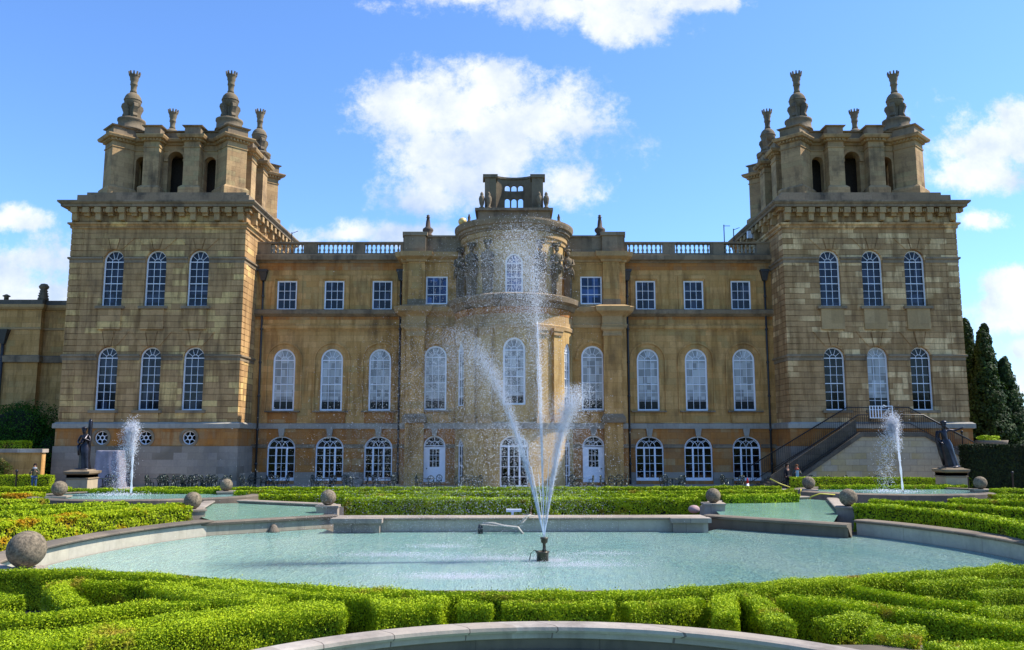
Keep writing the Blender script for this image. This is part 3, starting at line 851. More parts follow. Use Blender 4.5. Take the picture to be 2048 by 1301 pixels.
def centre():
    UO = UC                                   # half width of the central block
    # inner bays, one each side of the bow
    for s in (-1, 1):
        mp = fmap(s, YC)
        um = (-(Xat(872, 760, YC) - CX) + (Xat(1187, 760, YC) - CX)) / 2
        ua = (-(Xat(873, 585, YC) - CX) + (Xat(1182, 585, YC) - CX)) / 2
        u0, u1 = 4.2, UO
        hwM = .85; lo_m = zc_(821); sp_m = zc_(715); hi_m = arch_hi(sp_m, hwM, zc_(692) - sp_m)
        hwA = .83; lo_a = zc_(609); hi_a = zc_(553)
        hwG = .82; lo_g = zc_(965); sp_g = zc_(893); hi_g = arch_hi(sp_g, hwG, zc_(872) - sp_g)
        mb = MB(); wallsheet(mb, u0, u1, zc_(858), zc_(634), [(um, [(hwM, flat(lo_m), hi_m)])], mp, .35)
        mb.poly([(CX + s * u1, YC, ZBASE), (CX + s * u1, YW + .1, ZBASE), (CX + s * u1, YW + .1, zc_(505)), (CX + s * u1, YC, zc_(505))])
        part(mb, 'bay_wall', 'wing_stone')
        mb = MB(); wallsheet(mb, u0, u1, zc_(634), zc_(505), [(ua, [(hwA, flat(lo_a), flat(hi_a))])], mp, .3); part(mb, 'attic_wall', 'wing_stone')
        mb = MB(); wallsheet(mb, u0, u1, ZBASE, zc_(858), [(um, [(hwG, flat(lo_g), hi_g)])], mp, .4); part(mb, 'ground_storey_wall', 'orange_stone')
        w = window(mp, um, hwM, flat(lo_m), hi_m, sp_m, 6, gm='glass_blind', rec=.1, bw=.13)
        sl = MB(); ubox(sl, s, um - 1.2, um + 1.2, YC - .25, YC + .1, lo_m - .12, lo_m); sl.build('sill', 'grey_trim', w)
        window(mp, ua, hwA, flat(lo_a), flat(hi_a), None, 3, gm='glass_blue', rec=.08, bw=.11)
        window(mp, um, hwG, flat(lo_g), hi_g, sp_g, 3, gm='glass_black', rec=.15, bw=.1, style='door', name='garden_door')
        k = MB(); q = [(-.15, hi_g(0) - .02), (.15, hi_g(0) - .02), (.24, zc_(857)), (-.24, zc_(857))]
        k.hexa([mp(um + x, -.16, zz) for x, zz in q], [mp(um + x, .02, zz) for x, zz in q]); part(k, 'keystone', 'pale_trim')
        r = MB(); n = 18; ra, rb = 1.25, 1.05
        for i in range(n):
            a, b = PI * i / n, PI * (i + 1) / n
            q = [(ra * math.cos(a), sp_m + ra * math.sin(a)), (ra * math.cos(b), sp_m + ra * math.sin(b)), (rb * math.cos(b), sp_m + rb * math.sin(b)), (rb * math.cos(a), sp_m + rb * math.sin(a))]
            r.hexa([mp(um + x, -.1, zz) for x, zz in q], [mp(um + x, .02, zz) for x, zz in q])
        for sx in (-1, 1): ubox(r, s, um + sx * 1.33, um + sx * 1.0, YC - .12, YC + .02, sp_m - .2, sp_m)
        part(r, 'window_surround', 'wing_stone')
        mb = MB(); band(mb, s, YC, u0, u1, [(0, zc_(858)), (.1, zc_(858)), (.12, zc_(848)), (.0, zc_(847))]); part(mb, 'white_band', 'pale_trim')
        mb = MB()
        for a, b in ((u0, um - hwG - .02), (um + hwG + .02, u1)): mb = MB(); band(mb, s, YC, a, b, [(0, zc_(897)), (.1, zc_(896)), (.1, zc_(890)), (0, zc_(889))]); part(mb, 'impost_band', 'grey_trim')
        # pilaster with its own breaks in the entablature
        pa, pb = -(Xat(848, 740, YC - .4) - CX), -(Xat(812, 740, YC - .4) - CX); yp = YC - .4
        mb = MB(); ubox(mb, s, pa, pb, yp, YC + .1, zc_(838), zc_(657))
        for g in range(0): pass
        part(mb, 'pilaster', 'wing_stone')
        mb = MB(); pl = [(CX + s * pa, YC), (CX + s * pa, yp), (CX + s * pb, yp), (CX + s * pb, YC)]; sd2 = 1 if s > 0 else -1
        mb.sweep(pl, [(0, zc_(846)), (.22, zc_(846)), (.22, zc_(836)), (.12, zc_(832)), (.02, zc_(828)), (0, zc_(828))], side=sd2); part(mb, 'pilaster_base', 'grey_trim')
        mb = MB(); mb.sweep(pl, [(0, zc_(674)), (.06, zc_(673)), (.06, zc_(670)), (.02, zc_(669)), (.02, zc_(664)), (.16, zc_(660)), (.2, zc_(656)), (0, zc_(655))], side=sd2); part(mb, 'pilaster_capital', 'warm_trim')
        mb = MB(); ubox(mb, s, pa - .05, pb + .05, yp - .02, YC + .1, zc_(655), zc_(630)); part(mb, 'pilaster_block', 'wing_stone'); mb = MB(); ubox(mb, s, pa - .02, pb + .02, yp + .02, YC + .1, ZBASE, zc_(846) - .005); part(mb, 'pilaster_block', 'wing_stone')
        en = [(0, zc_(656)), (.06, zc_(656)), (.1, zc_(650)), (.03, zc_(648)), (.03, zc_(634)), (.2, zc_(630)), (.5, zc_(625)), (.58, zc_(616)), (.2, zc_(612)), (0, zc_(612))]
        mb = MB(); mb.sweep([(CX + s * u0, YC), (CX + s * (pa - .05), YC), (CX + s * (pa - .05), yp - .02), (CX + s * (pb + .05), yp - .02), (CX + s * (pb + .05), YC), (CX + s * (u1), YC), (CX + s * u1, YW)], en, side=sd2); part(mb, 'main_entablature', 'warm_trim')
        mb = MB(); ubox(mb, s, pa + .05, pb - .05, yp + .1, YC + .1, zc_(612), zc_(524)); part(mb, 'attic_pilaster', 'wing_stone')
        mb = MB(); ubox(mb, s, pa, pb, yp + .04, YC + .1, zc_(612), zc_(600)); part(mb, 'pilaster_base', 'grey_trim')
        c2 = [(0, zc_(526)), (.1, zc_(525)), (.14, zc_(521)), (.5, zc_(516)), (.56, zc_(507)), (.2, zc_(505)), (0, zc_(505))]
        mb = MB(); mb.sweep([(CX + s * u0, YC), (CX + s * pa, YC), (CX + s * pa, yp + .1), (CX + s * pb, yp + .1), (CX + s * pb, YC), (CX + s * u1, YC), (CX + s * u1, YW)], c2, side=sd2); part(mb, 'attic_cornice', 'warm_trim')
        # solid parapet and pedestal
        mb = MB(); ubox(mb, s, u0 - 1, u1, YC - .05, YC + .5, zc_(505), zc_(476)); ubox(mb, s, u0 - 1, u1 + .03, YC - .15, YC + .6, zc_(476), zc_(472)); part(mb, 'parapet', 'grey_trim')
        mb = MB(); ubox(mb, s, pa, pb + .3, yp, YC + .6, zc_(507), zc_(474)); ubox(mb, s, pa - .12, pb + .42, yp - .12, YC + .7, zc_(474), zc_(467)); part(mb, 'parapet_pedestal', 'grey_trim')
        # urn finial
        xu = -(Xat(856, 470, YC + .3) - CX); m = MB(); zz = zc_(472)
        m.lathe((CX + s * xu, YC + .25, zz), [(.36, 0), (.36, .12), (.25, .2), (.42, .45), (.4, .6), (.2, .75), (.16, 1.2), (.11, 1.45), (.17, 1.5), (.1, 1.56), (.13, 1.66), (.05, 1.74)], 16); part(m, 'urn_finial', 'terracotta')
        m = MB(); m.lathe((CX + s * 3.5, YC + .5, zc_(442)), [(.16, 0), (.16, .1), (.1, .15), (.12, .4), (.06, .55), (.08, .6), (.03, .66)], 12); part(m, 'urn_finial', 'terracotta')
        drainpipe(s, UC + .35, YW, zw(560), 0)
        drainpipe(s, U0 - .55, YW, zw(560), 0)
    mb = MB(); ubox(mb, 1, -UO, UO, YC + .5, YC + 12, zc_(505) - .2, zc_(505)); part(mb, 'roof', 'lead_roof')
    # ---- the bow
    bx, by = BOWC; R1, R2 = 4.45, 3.95
    YF = by - R1
    zf = lambda py: Zat(py, YF)                # read on the nearest line of the curve
    zfu = lambda py: Zat(py, by - R2)
    def bm(Rr): return lambda u, d, z: (bx + (Rr - d) * math.sin(u / Rr), by - (Rr - d) * math.cos(u / Rr), z)
    A = R(92)
    hw = .82; lo = zf(810); sp = zf(700); hi = arch_hi(sp, hw, zf(675) - sp); wa = R(64) * R1; hs = .62
    his = arch_hi(sp, hs, zf(680) - sp)
    mb = MB(); wallsheet(mb, -A * R1, A * R1, zf(842), zf(625), [(0, [(hw, flat(lo), hi)]), (-wa, [(hs, flat(lo), his)]), (wa, [(hs, flat(lo), his)])], bm(R1), .35, usub=.4)
    part(mb, 'bow_wall', 'bow_stone')
    hg = 1.05; log = ZBASE + .15; spg = zf(893); hig = arch_hi(spg, hg, .75)
    hsg = arch_hi(spg, hs, .5)
    mb = MB(); wallsheet(mb, -A * R1, A * R1, ZBASE, zf(842), [(0, [(hg, flat(log), hig)]), (-wa, [(hs, flat(log), hsg)]), (wa, [(hs, flat(log), hsg)])], bm(R1), .35, usub=.4)
    part(mb, 'bow_ground_storey_wall', 'bow_stone')
    w = window(bm(R1), 0, hw, flat(lo), hi, sp, 6, gm='glass_blind', rec=.1, bw=.13); 
    window(bm(R1), 0, hg, flat(log), hig, spg, 4, gm='glass_black', rec=.15, style='french', name='french_window')
    for s in (-1, 1):
        window(bm(R1), s * wa, hs, flat(lo), his, sp, 6, gm='glass_blind', rec=.1, bw=.1, cols=2)
        window(bm(R1), s * wa, hs, flat(log), hsg, spg, 4, gm='glass_black', rec=.15, bw=.1, cols=2, name='french_window')
    def arc(Rr, a0=-92, a1=92, n=46): return [(bx + Rr * math.sin(R(a0 + (a1 - a0) * i / n)), by - Rr * math.cos(R(a0 + (a1 - a0) * i / n))) for i in range(n + 1)]
    def bband(name, Rr, prof, mat, a0=-92, a1=92):
        m = MB(); m.smooth = False; m.sweep(arc(Rr, a0, a1, max(4, int((a1 - a0) / 4))), prof, side=1); part(m, name, mat)
    bband('white_band', R1, [(0, zf(858)), (.12, zf(858)), (.14, zf(845)), (0, zf(844))], 'pale_trim')
    bband('bow_entablature', R1, [(0, zf(655)), (.08, zf(655)), (.12, zf(648)), (.04, zf(646)), (.04, zf(626)), (0, zf(626))], 'warm_trim')
    bband('orange_frieze', R1, [(0, zf(626)), (.06, zf(626)), (.06, zf(612)), (0, zf(612))], 'orange_stone')
    bband('bow_cornice', R1, [(0, zf(613)), (.2, zf(612)), (.35, zf(604)), (.62, zf(600)), (.68, zf(590)), (.3, zf(586)), (-.8, zf(586))], 'grey_trim')
    # bow pilasters
    for a in (-43, -26, 26, 43):
        m = MB(); rr = R1 + .22; h = R(3.6)
        def pier(m, r0, r1, hh, z0_, z1_):
            q = [(bx + r * math.sin(R(a) + t), by - r * math.cos(R(a) + t)) for r, t in ((r0, -hh), (r1, -hh), (r1, hh), (r0, hh))]
            m.prism(q, z0_, z1_)
        pier(m, R1 - .05, rr, h * 1.35, zf(828), zf(668)); part(m, 'pilaster', 'bow_stone')
        m = MB(); pier(m, R1 - .05, rr + .14, h * 1.75, zf(846), zf(836)); pier(m, R1 - .05, rr + .07, h * 1.55, zf(836), zf(828) + .002); part(m, 'pilaster_base', 'warm_trim')
        m = MB(); pier(m, R1 - .05, rr + .1, h * 1.55, zf(668), zf(660)); pier(m, R1 - .05, rr + .16, h * 1.75, zf(660), zf(654)); part(m, 'pilaster_capital', 'warm_trim')
    # upper drum
    hu = .66; lou = zfu(586); spu = zfu(526); hiu = arch_hi(spu, hu, zfu(507) - spu); wu_ = R(66) * R2; hn = .5
    hin = arch_hi(spu - .1, hn)
    zt2 = zfu(470)
    mb = MB(); wallsheet(mb, -A * R2, A * R2, zf(587), zt2, [(0, [(hu, flat(lou), hiu)]), (-wu_, [(hn, flat(lou), hin)]), (wu_, [(hn, flat(lou), hin)])], bm(R2), .35, usub=.4)
    part(mb, 'bow_attic_wall', 'bow_stone')
    window(bm(R2), 0, hu, flat(lou), hiu, spu, 4, gm='glass_blue', rec=.1, bw=.11)
    for s in (-1, 1): 
        m = MB(); mq = bm(R2); m.poly([mq(s * wu_ + x, .34, z_) for x, z_ in contour(hn, flat(lou), hin)]); part(m, 'niche', 'orange_stone')
    bband('bow_attic_cornice', R2, [(0, zt2 - .35), (.08, zt2 - .33), (.1, zt2 - .1), (.2, zt2), (.2, zt2 + .35), (.0, zt2 + .36)], 'warm_trim')
    bband('bow_attic_cornice', R2, [(.0, zt2 + .355), (.28, zt2 + .36), (.30, zt2 + .5), (.42, zt2 + .56), (.44, zt2 + .74), (.58, zt2 + .82), (.66, zfu(441)), (.66, zfu(437)), (.2, zfu(434)), (-2, zfu(434))], 'grey_trim')
    for a in (-48, -27, 27, 48, 74, -74): herm(bx + (R2 + .32) * math.sin(R(a)), by - (R2 + .32) * math.cos(R(a)), zf(586), zt2 - .33, R(a), a)
    # turret
    zt0 = Zat(437, by - 2.6); zt1 = Zat(418, by - 2.6); ztp = Zat(352, by - 2.0)
    w1 = 2.62
    m = MB()
    m.box(CX - w1 - .1, CX + w1 + .1, by - 2.7, by + 2.4, zt0 - .6, zt1 - .2); m.box(CX - w1 - .3, CX + w1 + .3, by - 2.9, by + 2.6, zt1 - .2, zt1); part(m, 'turret_base', 'grey_trim')
    for s in (-1, 1):
        m = MB(); a, b = 1.35, 2.2
        m.prism([(CX + s * a, by - 2.3), (CX + s * b, by - 2.3), (CX + s * (b + .05), by - 1.2), (CX + s * (a + .1), by - 1.2)], zt1, ztp - .25)
        m.prism([(CX + s * (a - .12), by - 2.42), (CX + s * (b + .15), by - 2.42), (CX + s * (b + .2), by - 1.1), (CX + s * (a - .05), by - 1.1)], ztp - .25, ztp); part(m, 'turret_pier', 'carved_stone')
        m = MB(); m.box(*(sorted((CX + s * 1.5, CX + s * 2.3))), by + 1.0, by + 2.0, zt1, ztp - .1); part(m, 'turret_pier', 'carved_stone')
        for du in (1.9, 2.42):
            m = MB(); m.lathe((CX + s * du, by - 2.62, zt1), [(.2, 0), (.2, .1), (.1, .16), (.18, .4), (.23, .75), (.18, .95), (.1, 1.05), (.14, 1.12), (.04, 1.3)], 12); part(m, 'turret_urn', 'carved_stone')
    # concave wall with two tiers of three openings
    m = MB(); rc = 2.2
    mp2 = lambda u, d, z: (CX + rc * math.sin(u / rc), by - 2.9 + rc * math.cos(u / rc) + d, z)
    o1 = zt1 + .12; hws = .2
    colsx = []
    for u in (-.52, 0, .52):
        colsx.append((u, [(hws, flat(o1 + .35), arch_hi(o1 + 1.05, hws)), (hws, flat(o1 + 1.8), arch_hi(o1 + 2.1, hws))]))
    wallsheet(m, -1.75, 1.75, zt1, ztp + .08, colsx, mp2, .3, usub=.2)
    wallsheet(m, -1.75, 1.75, zt1, ztp + .08, colsx, lambda u, d, z: mp2(u, .3, z), 0, usub=.2)
    for u0_, u1_ in ((-1.75, -1.4), (-1.4, -1.0), (-1.0, -.6), (-.6, -.2), (-.2, .2), (.2, .6), (.6, 1.0), (1.0, 1.4), (1.4, 1.75)):
        m.hexa([mp2(u0_, -.1, ztp + .08), mp2(u1_, -.1, ztp + .08), mp2(u1_, .4, ztp + .08), mp2(u0_, .4, ztp + .08)], [mp2(u0_, -.1, ztp + .24), mp2(u1_, -.1, ztp + .24), mp2(u1_, .4, ztp + .24), mp2(u0_, .4, ztp + .24)])
    part(m, 'turret_wall', 'carved_stone')
    # gilded ball beside the drum
    m = MB(); m.ball((Xat(925, 444, 63.8), 63.8, Zat(444, 63.8)), .34, 16); part(m, 'gilt_ball', 'gilt')


plain('gilt', (.75, .55, .2), .45, .3, vary=.2)


def herm(x, y, z0, z1, a, deg):
    """carved herm: tapering pillar below, draped female torso with raised arm and head above"""
    H = z1 - z0; k = H / 4.2
    root = MB(); q = lambda w, d: [(x + c * w * math.cos(a) + e * d * math.sin(a), y + c * w * math.sin(a) - e * d * math.cos(a)) for c, e in ((-1, -1), (1, -1), (1, 1), (-1, 1))]
    root.hexa([(*p, z0) for p in q(.2 * k + .1, .2)], [(*p, z0 + 1.9 * k) for p in q(.3 * k + .05, .25)])
    o = part(root, 'herm_pillar', 'carved_stone')
    cp = MB(); cp.box(x - .3, x + .3, y - .1, y + .3, z1 - .25, z1); cp.build('herm_capital', 'carved_stone', o)
    m = MB(); n = 14; c = (x, y, z0)
    m.lathe(c, [(.30, 1.75 * k), (.40, 1.95 * k), (.38, 2.2 * k), (.30, 2.45 * k), (.27, 2.65 * k), (.34, 2.9 * k), (.36, 3.1 * k), (.28, 3.3 * k), (.12, 3.38 * k), (.10, 3.5 * k)], n, squash=.8)
    m.ball((x, y - .05, z0 + 3.7 * k), .19, 12, sz=1.2); m.lathe((x, y, z0), [(.2, 3.85 * k), (.24, 3.95 * k), (.22, 4.05 * k)], 10)
    sgn = 1 if deg > 0 else -1
    m.tube([(x + .33, y, z0 + 3.2 * k), (x + .45, y - .15, z0 + 2.8 * k), (x + .15, y - .38, z0 + 2.65 * k)], [.11, .09, .07], 8)
    m.tube([(x - .33, y, z0 + 3.2 * k), (x - .42, y - .2, z0 + 2.75 * k), (x - .05, y - .4, z0 + 2.4 * k)], [.11, .09, .07], 8)
    for j in range(7):      # drapery folds
        t = -0.36 + .12 * j; m.tube([(x + t * .7, y - .22, z0 + 2.6 * k), (x + t * 1.1, y - .3, z0 + 2.2 * k), (x + t * 1.2, y - .25, z0 + (1.6 + .12 * (j % 3)) * k)], [.05, .08, .05], 6)
    m.build('herm_figure', 'carved_stone', o)


for _s in (-1, 1): tower(_s); wing(_s)
centre()
# ------------------------------------------------------------------ leaves
RNG = np.random.default_rng(11)


def leaves(name, pts, nrm, size, mat, parent=None, core=None, coremat='hedge_core', jit=.9, **props):
    """one mesh: small pointed leaf faces at pts around nrm, plus an optional core MB"""
    n = len(pts); sz = size * RNG.uniform(.6, 1.35, (n, 1))
    d = nrm + RNG.normal(0, 1, (n, 3)) * jit; d /= np.linalg.norm(d, axis=1, keepdims=True) + 1e-9
    a = np.cross(d, RNG.normal(0, 1, (n, 3))); a /= np.linalg.norm(a, axis=1, keepdims=True) + 1e-9
    b = np.cross(d, a)
    V = np.stack([pts - a * sz * .55, pts + b * sz * .32 + d * sz * .08, pts + a * sz * .55, pts - b * sz * .32 + d * sz * .08], 1).reshape(-1, 3)
    cv = np.array(core.v, dtype=float).reshape(-1, 3) if core else np.zeros((0, 3)); cf = core.f if core else []
    nv = len(V) + len(cv); me = bpy.data.meshes.new(name)
    me.vertices.add(nv); me.vertices.foreach_set('co', np.concatenate([V, cv]).astype(np.float32).ravel())
    lens = np.concatenate([np.full(n, 4), np.array([len(f) for f in cf], int)]).astype(np.int32)
    li = np.concatenate([np.arange(4 * n), np.array([i + 4 * n for f in cf for i in f], int)]).astype(np.int32)
    me.loops.add(len(li)); me.loops.foreach_set('vertex_index', li)
    me.polygons.add(len(lens)); me.polygons.foreach_set('loop_start', (np.cumsum(lens) - lens).astype(np.int32))
    me.materials.append(MATS[mat]); me.materials.append(MATS[coremat])
    mi = np.zeros(len(lens), np.int32); mi[n:] = 1; me.polygons.foreach_set('material_index', mi)
    at = me.attributes.new('rnd', 'FLOAT', 'FACE'); r = np.zeros(len(lens), np.float32); r[:n] = RNG.uniform(0, 1, n); at.data.foreach_set('value', r)
    me.update(calc_edges=True); me.validate()
    o = bpy.data.objects.new(name, me); COL.objects.link(o)
    if parent is not None: o.parent = parent
    for k, v in props.items(): o[k] = v
    return o


def wob(x, y, amp, seed=0.0):
    return amp * (np.sin(x * 1.9 + seed) * np.cos(y * 2.3 + seed * 2) + .6 * np.sin(x * 4.7 + y * 3.1 + seed * 3) + .4 * np.sin(x * 9.1 - y * 8.3))


def hedge(path, w, top, label, mat='box_leaf', z0=-.12, leaf=.04, dens=2600, group='clipped box hedges of the parterre', name='box_hedge', cat='hedge', amp=.022, fluff=1.0):
    P = [Vector(p[:2]) for p in path]
    # smooth the path (Catmull-Rom)
    Q = []
    for i in range(len(P) - 1):
        a, b, c, d = P[max(i - 1, 0)], P[i], P[i + 1], P[min(i + 2, len(P) - 1)]
        m = max(2, int((c - b).length / .5))
        for k in range(m):
            t = k / m; Q.append(.5 * ((2 * b) + (-a + c) * t + (2 * a - 5 * b + 4 * c - d) * t * t + (-a + 3 * b - 3 * c + d) * t ** 3))
    Q.append(P[-1]); L = [0]
    for a, b in zip(Q, Q[1:]): L.append(L[-1] + (b - a).length)
    T = np.array([((Q[min(i + 1, len(Q) - 1)] - Q[max(i - 1, 0)]).normalized())[:] for i in range(len(Q))])
    Qa = np.array([q[:] for q in Q]); La = np.array(L); tot = L[-1]; hw = w / 2
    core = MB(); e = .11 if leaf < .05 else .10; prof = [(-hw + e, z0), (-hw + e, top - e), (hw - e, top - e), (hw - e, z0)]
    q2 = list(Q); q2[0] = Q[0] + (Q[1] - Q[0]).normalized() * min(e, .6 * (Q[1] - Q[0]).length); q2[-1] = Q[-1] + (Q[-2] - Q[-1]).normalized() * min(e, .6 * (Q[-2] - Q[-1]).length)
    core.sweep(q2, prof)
    H = top - z0; areas = [w * tot, H * tot, H * tot, w * H, w * H]; seed = RNG.uniform(0, 9)
    pts = []; nr = []; jj = []
    for kind, A in enumerate(areas):
        n = int(A * dens * (1 if kind == 0 else .75)); 
        if n == 0: continue
        if kind < 3: s = RNG.uniform(0, tot, n)
        else: s = np.full(n, 0.0 if kind == 3 else tot)
        x = np.interp(s, La, Qa[:, 0]); y = np.interp(s, La, Qa[:, 1]); tx = np.interp(s, La, T[:, 0]); ty = np.interp(s, La, T[:, 1])
        nx, ny = ty, -tx
        if kind == 0: u = RNG.uniform(-hw, hw, n); zz = np.full(n, top) - .10 * (np.abs(u) / hw) ** 6; N = np.stack([0 * s, 0 * s, 1 + 0 * s], 1)
        elif kind < 3: sg = 1 if kind == 1 else -1; u = np.full(n, hw * sg); zz = z0 + H * RNG.uniform(0, 1, n) ** .9; N = np.stack([nx * sg, ny * sg, -.05 + 0 * s], 1)
        else: sg = -1 if kind == 3 else 1; u = RNG.uniform(-hw, hw, n); zz = RNG.uniform(z0, top, n); N = np.stack([tx * sg, ty * sg, -.05 + 0 * s], 1)
        px = x + nx * u; py = y + ny * u
        dd = RNG.normal(0, .016 * fluff, n) - np.abs(RNG.normal(0, .035 * fluff, n)) + (RNG.uniform(0, 1, n) > .985) * RNG.uniform(0, .07, n) * fluff * (kind == 0)
        if kind: dd = dd - .012
        disp = dd + wob(px + zz * 2.0, py + zz * 1.3, amp, seed)
        pts.append(np.stack([px, py, zz], 1) + N * disp[:, None]); nr.append(N); jj.append(np.full((n, 1), .55 if kind == 0 else .32))
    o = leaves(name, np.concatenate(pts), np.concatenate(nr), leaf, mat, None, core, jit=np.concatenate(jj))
    o['label'] = label; o['category'] = cat; o['group'] = group
    return o


# ------------------------------------------------------------------ ground and water
def sheet(name, x0, x1, y0, y1, zz, mat, kind='structure', n=1):
    m = MB(); m.poly([(x0, y0, zz), (x1, y0, zz), (x1, y1, zz), (x0, y1, zz)]); return m.build(name, mat, kind=kind)


def gravel(name, c1, c2, sc):
    m, nt, b, o = newmat(name); q = NB(nt); pos = q.n('ShaderNodeNewGeometry').outputs['Position']
    n1 = q.noise(pos, sc, 6, .8); n2 = q.noise(pos, .15, 4, .6)
    c = q.mix(q.rng(n1, .35, .65), c1, c2); c = q.mix(q.rng(n2, .4, .65, 0, .4), c, tuple(x * .6 for x in c1))
    nt.links.new(c, b.inputs['Base Color']); b.inputs['Roughness'].default_value = .95
    nt.links.new(q.n('ShaderNodeBump', {'Strength': .4, 'Distance': .02, 'Height': n1}).outputs[0], b.inputs['Normal'])


gravel('terrace_gravel', (.34, .30, .25), (.26, .23, .19), 14)
gravel('lawn', (.06, .11, .015), (.045, .08, .012), 20)
sheet('ground', -1500, 1500, -1500, 3000, -.30, 'lawn')
m = MB()
sheet('parterre_soil', -45, 45, 2, 49.5, -.14, 'soil')
m = MB(); m.box(-60, 60, 49.5, 110, -.29, .08); m.build('terrace', 'terrace_gravel', kind='structure')


def water(name, deep, light, rough, foam=0.0, scale=2.2, bump=.35, trans=0.0, cfoam=None):
    m, nt, b, o = newmat(name); q = NB(nt); pos = q.n('ShaderNodeNewGeometry').outputs['Position']
    sv = q.n('ShaderNodeMapping', {0: pos, 'Scale': (1.3, .5, 1.0)}).outputs[0]
    n1 = q.noise(sv, .35, 3, .5); n2 = q.noise(sv, scale, 3, .6); n3 = q.noise(sv, scale * 4.2, 4, .65); n4 = q.noise(sv, scale * 13, 3, .7)
    c = q.mix(q.rng(n1, .38, .62), deep, light)
    c = q.mix(q.rng(n3, .35, .68, 0, .5), c, tuple(x * .55 for x in deep)); c = q.mix(q.rng(n2, .45, .7, 0, .4), c, (light[0] * 1.1, light[1] * 1.08, light[2] * .8))  # light and dark of the ripples painted into the water colour
    h = q.math('ADD', q.math('MULTIPLY', n2, .5), q.math('ADD', q.math('MULTIPLY', n3, .42), q.math('MULTIPLY', n4, .18)))
    if cfoam:                     # foam where the jets fall back
        tot = None
        for (fx, fy, rx, ry, k) in cfoam:
            a = q.n('ShaderNodeVectorMath', {0: pos, 1: (fx, fy, 0)}, operation='SUBTRACT').outputs[0]
            a = q.n('ShaderNodeVectorMath', {0: a, 1: (1 / rx, 1 / ry, 0)}, operation='MULTIPLY').outputs[0]
            l = q.n('ShaderNodeVectorMath', {0: a}, operation='LENGTH').outputs['Value']
            v = q.math('MULTIPLY', q.rng(l, 1.0, 0.0), k); tot = v if tot is None else q.math('ADD', tot, v)
        ff = q.rng(q.math('ADD', tot, q.math('MULTIPLY', q.math('SUBTRACT', q.noise(pos, 5, 6, .8), .5), 1.3)), .25, .95)
        c = q.mix(q.math('MULTIPLY', q.math('MULTIPLY', tot, .55, True), 1.0), c, (.50, .74, .74))
        c = q.mix(ff, c, (.85, .92, .93))
    nt.links.new(c, b.inputs['Base Color']); b.inputs['Roughness'].default_value = rough; b.inputs['IOR'].default_value = 1.33
    nt.links.new(q.n('ShaderNodeBump', {'Strength': bump, 'Distance': .9, 'Height': h}).outputs[0], b.inputs['Normal'])


FX, FY = .87, 24.6
water('pool_water', (.38, .70, .62), (.56, .82, .72), .07, bump=1.0, scale=3.2, cfoam=[(FX - 2.2, FY - 2.8, 2.2, .7, .9), (FX - 1.2, FY + .5, 3.6, .8, .8), (FX - 4.5, FY + 1.2, 2.4, .6, .7),
      (FX + .8, FY - .8, 2.4, .7, .7), (FX + 2.0, FY + 1.6, 2.0, .5, .5), (FX - 3.2, FY + 3.2, 1.6, .5, .6), (FX - 6.0, FY - 1.4, 2.2, .5, .45), (FX + .4, FY + .1, .5, .5, 1.1)])
water('basin_water', (.17, .34, .26), (.25, .43, .33), .05, bump=.25)
water('side_water', (.17, .32, .30), (.24, .40, .37), .06, bump=.3)
ZW = .0; ZC = .55
C0 = (.9, 24.0); R0 = 13.6


def circ(c, r, a0, a1, n): return [(c[0] + r * math.cos(R(a0 + (a1 - a0) * i / n)), c[1] + r * math.sin(R(a0 + (a1 - a0) * i / n))) for i in range(n + 1)]


LC, RC = (-10.75, 30.95), (11.35, 30.5)
BL, BR = (-6.6, 32.1), (7.3, 32.3)
la0 = math.degrees(math.atan2(LC[1] - 24, LC[0] - .9)); ra0 = math.degrees(math.atan2(RC[1] - 24, RC[0] - .9))
larc = circ(C0, R0, la0, 200, 34); rarc = circ(C0, R0, ra0, -20, 34)
outl = [BL, (-7.3, 33.35), LC] + larc + [(-9, 19.2), (11, 19.2)] + rarc[::-1] + [RC, (8.0, 33.4), BR]
m = MB(); m.poly([(x, y, ZW) for x, y in outl]); m.build('pool_water', 'pool_water', kind='structure')
m = MB(); m.poly([(x, y, -.12) for x, y in outl]); m.build('pool_floor', 'pool_wall', kind='structure')


def cop(zc, w=.75, z0=-.15):
    """wall face (mat 0) and rolled coping (mat 1), out = away from the water"""
    return [(.06, z0), (.06, zc - .12)], [(.06, zc - .12), (-.02, zc - .11), (-.02, zc - .085), (-.07, zc - .07), (-.08, zc - .035), (-.05, zc - .01), (.08, zc), (w - .1, zc - .01), (w, zc - .06), (w, z0)]


def poolwall(path, label, mats=('pool_wall', 'coping_dark'), side=1, zc=ZC, w=.75, closed=False, name='pool_kerb', z0=-.15, group='stone kerbs of the pools'):
    m = MB(); a, b = cop(zc, w, z0); m.k = 0; m.sweep(path, a, closed=closed, side=side, caps=False); m.k = 1; m.sweep(path, b, closed=closed, side=side)
    if not closed:
        for e in (path[0], path[-1]):
            pass
    o = m.build(name, list(mats)); o['label'] = label; o['category'] = 'pool kerb'; o['group'] = group; return o


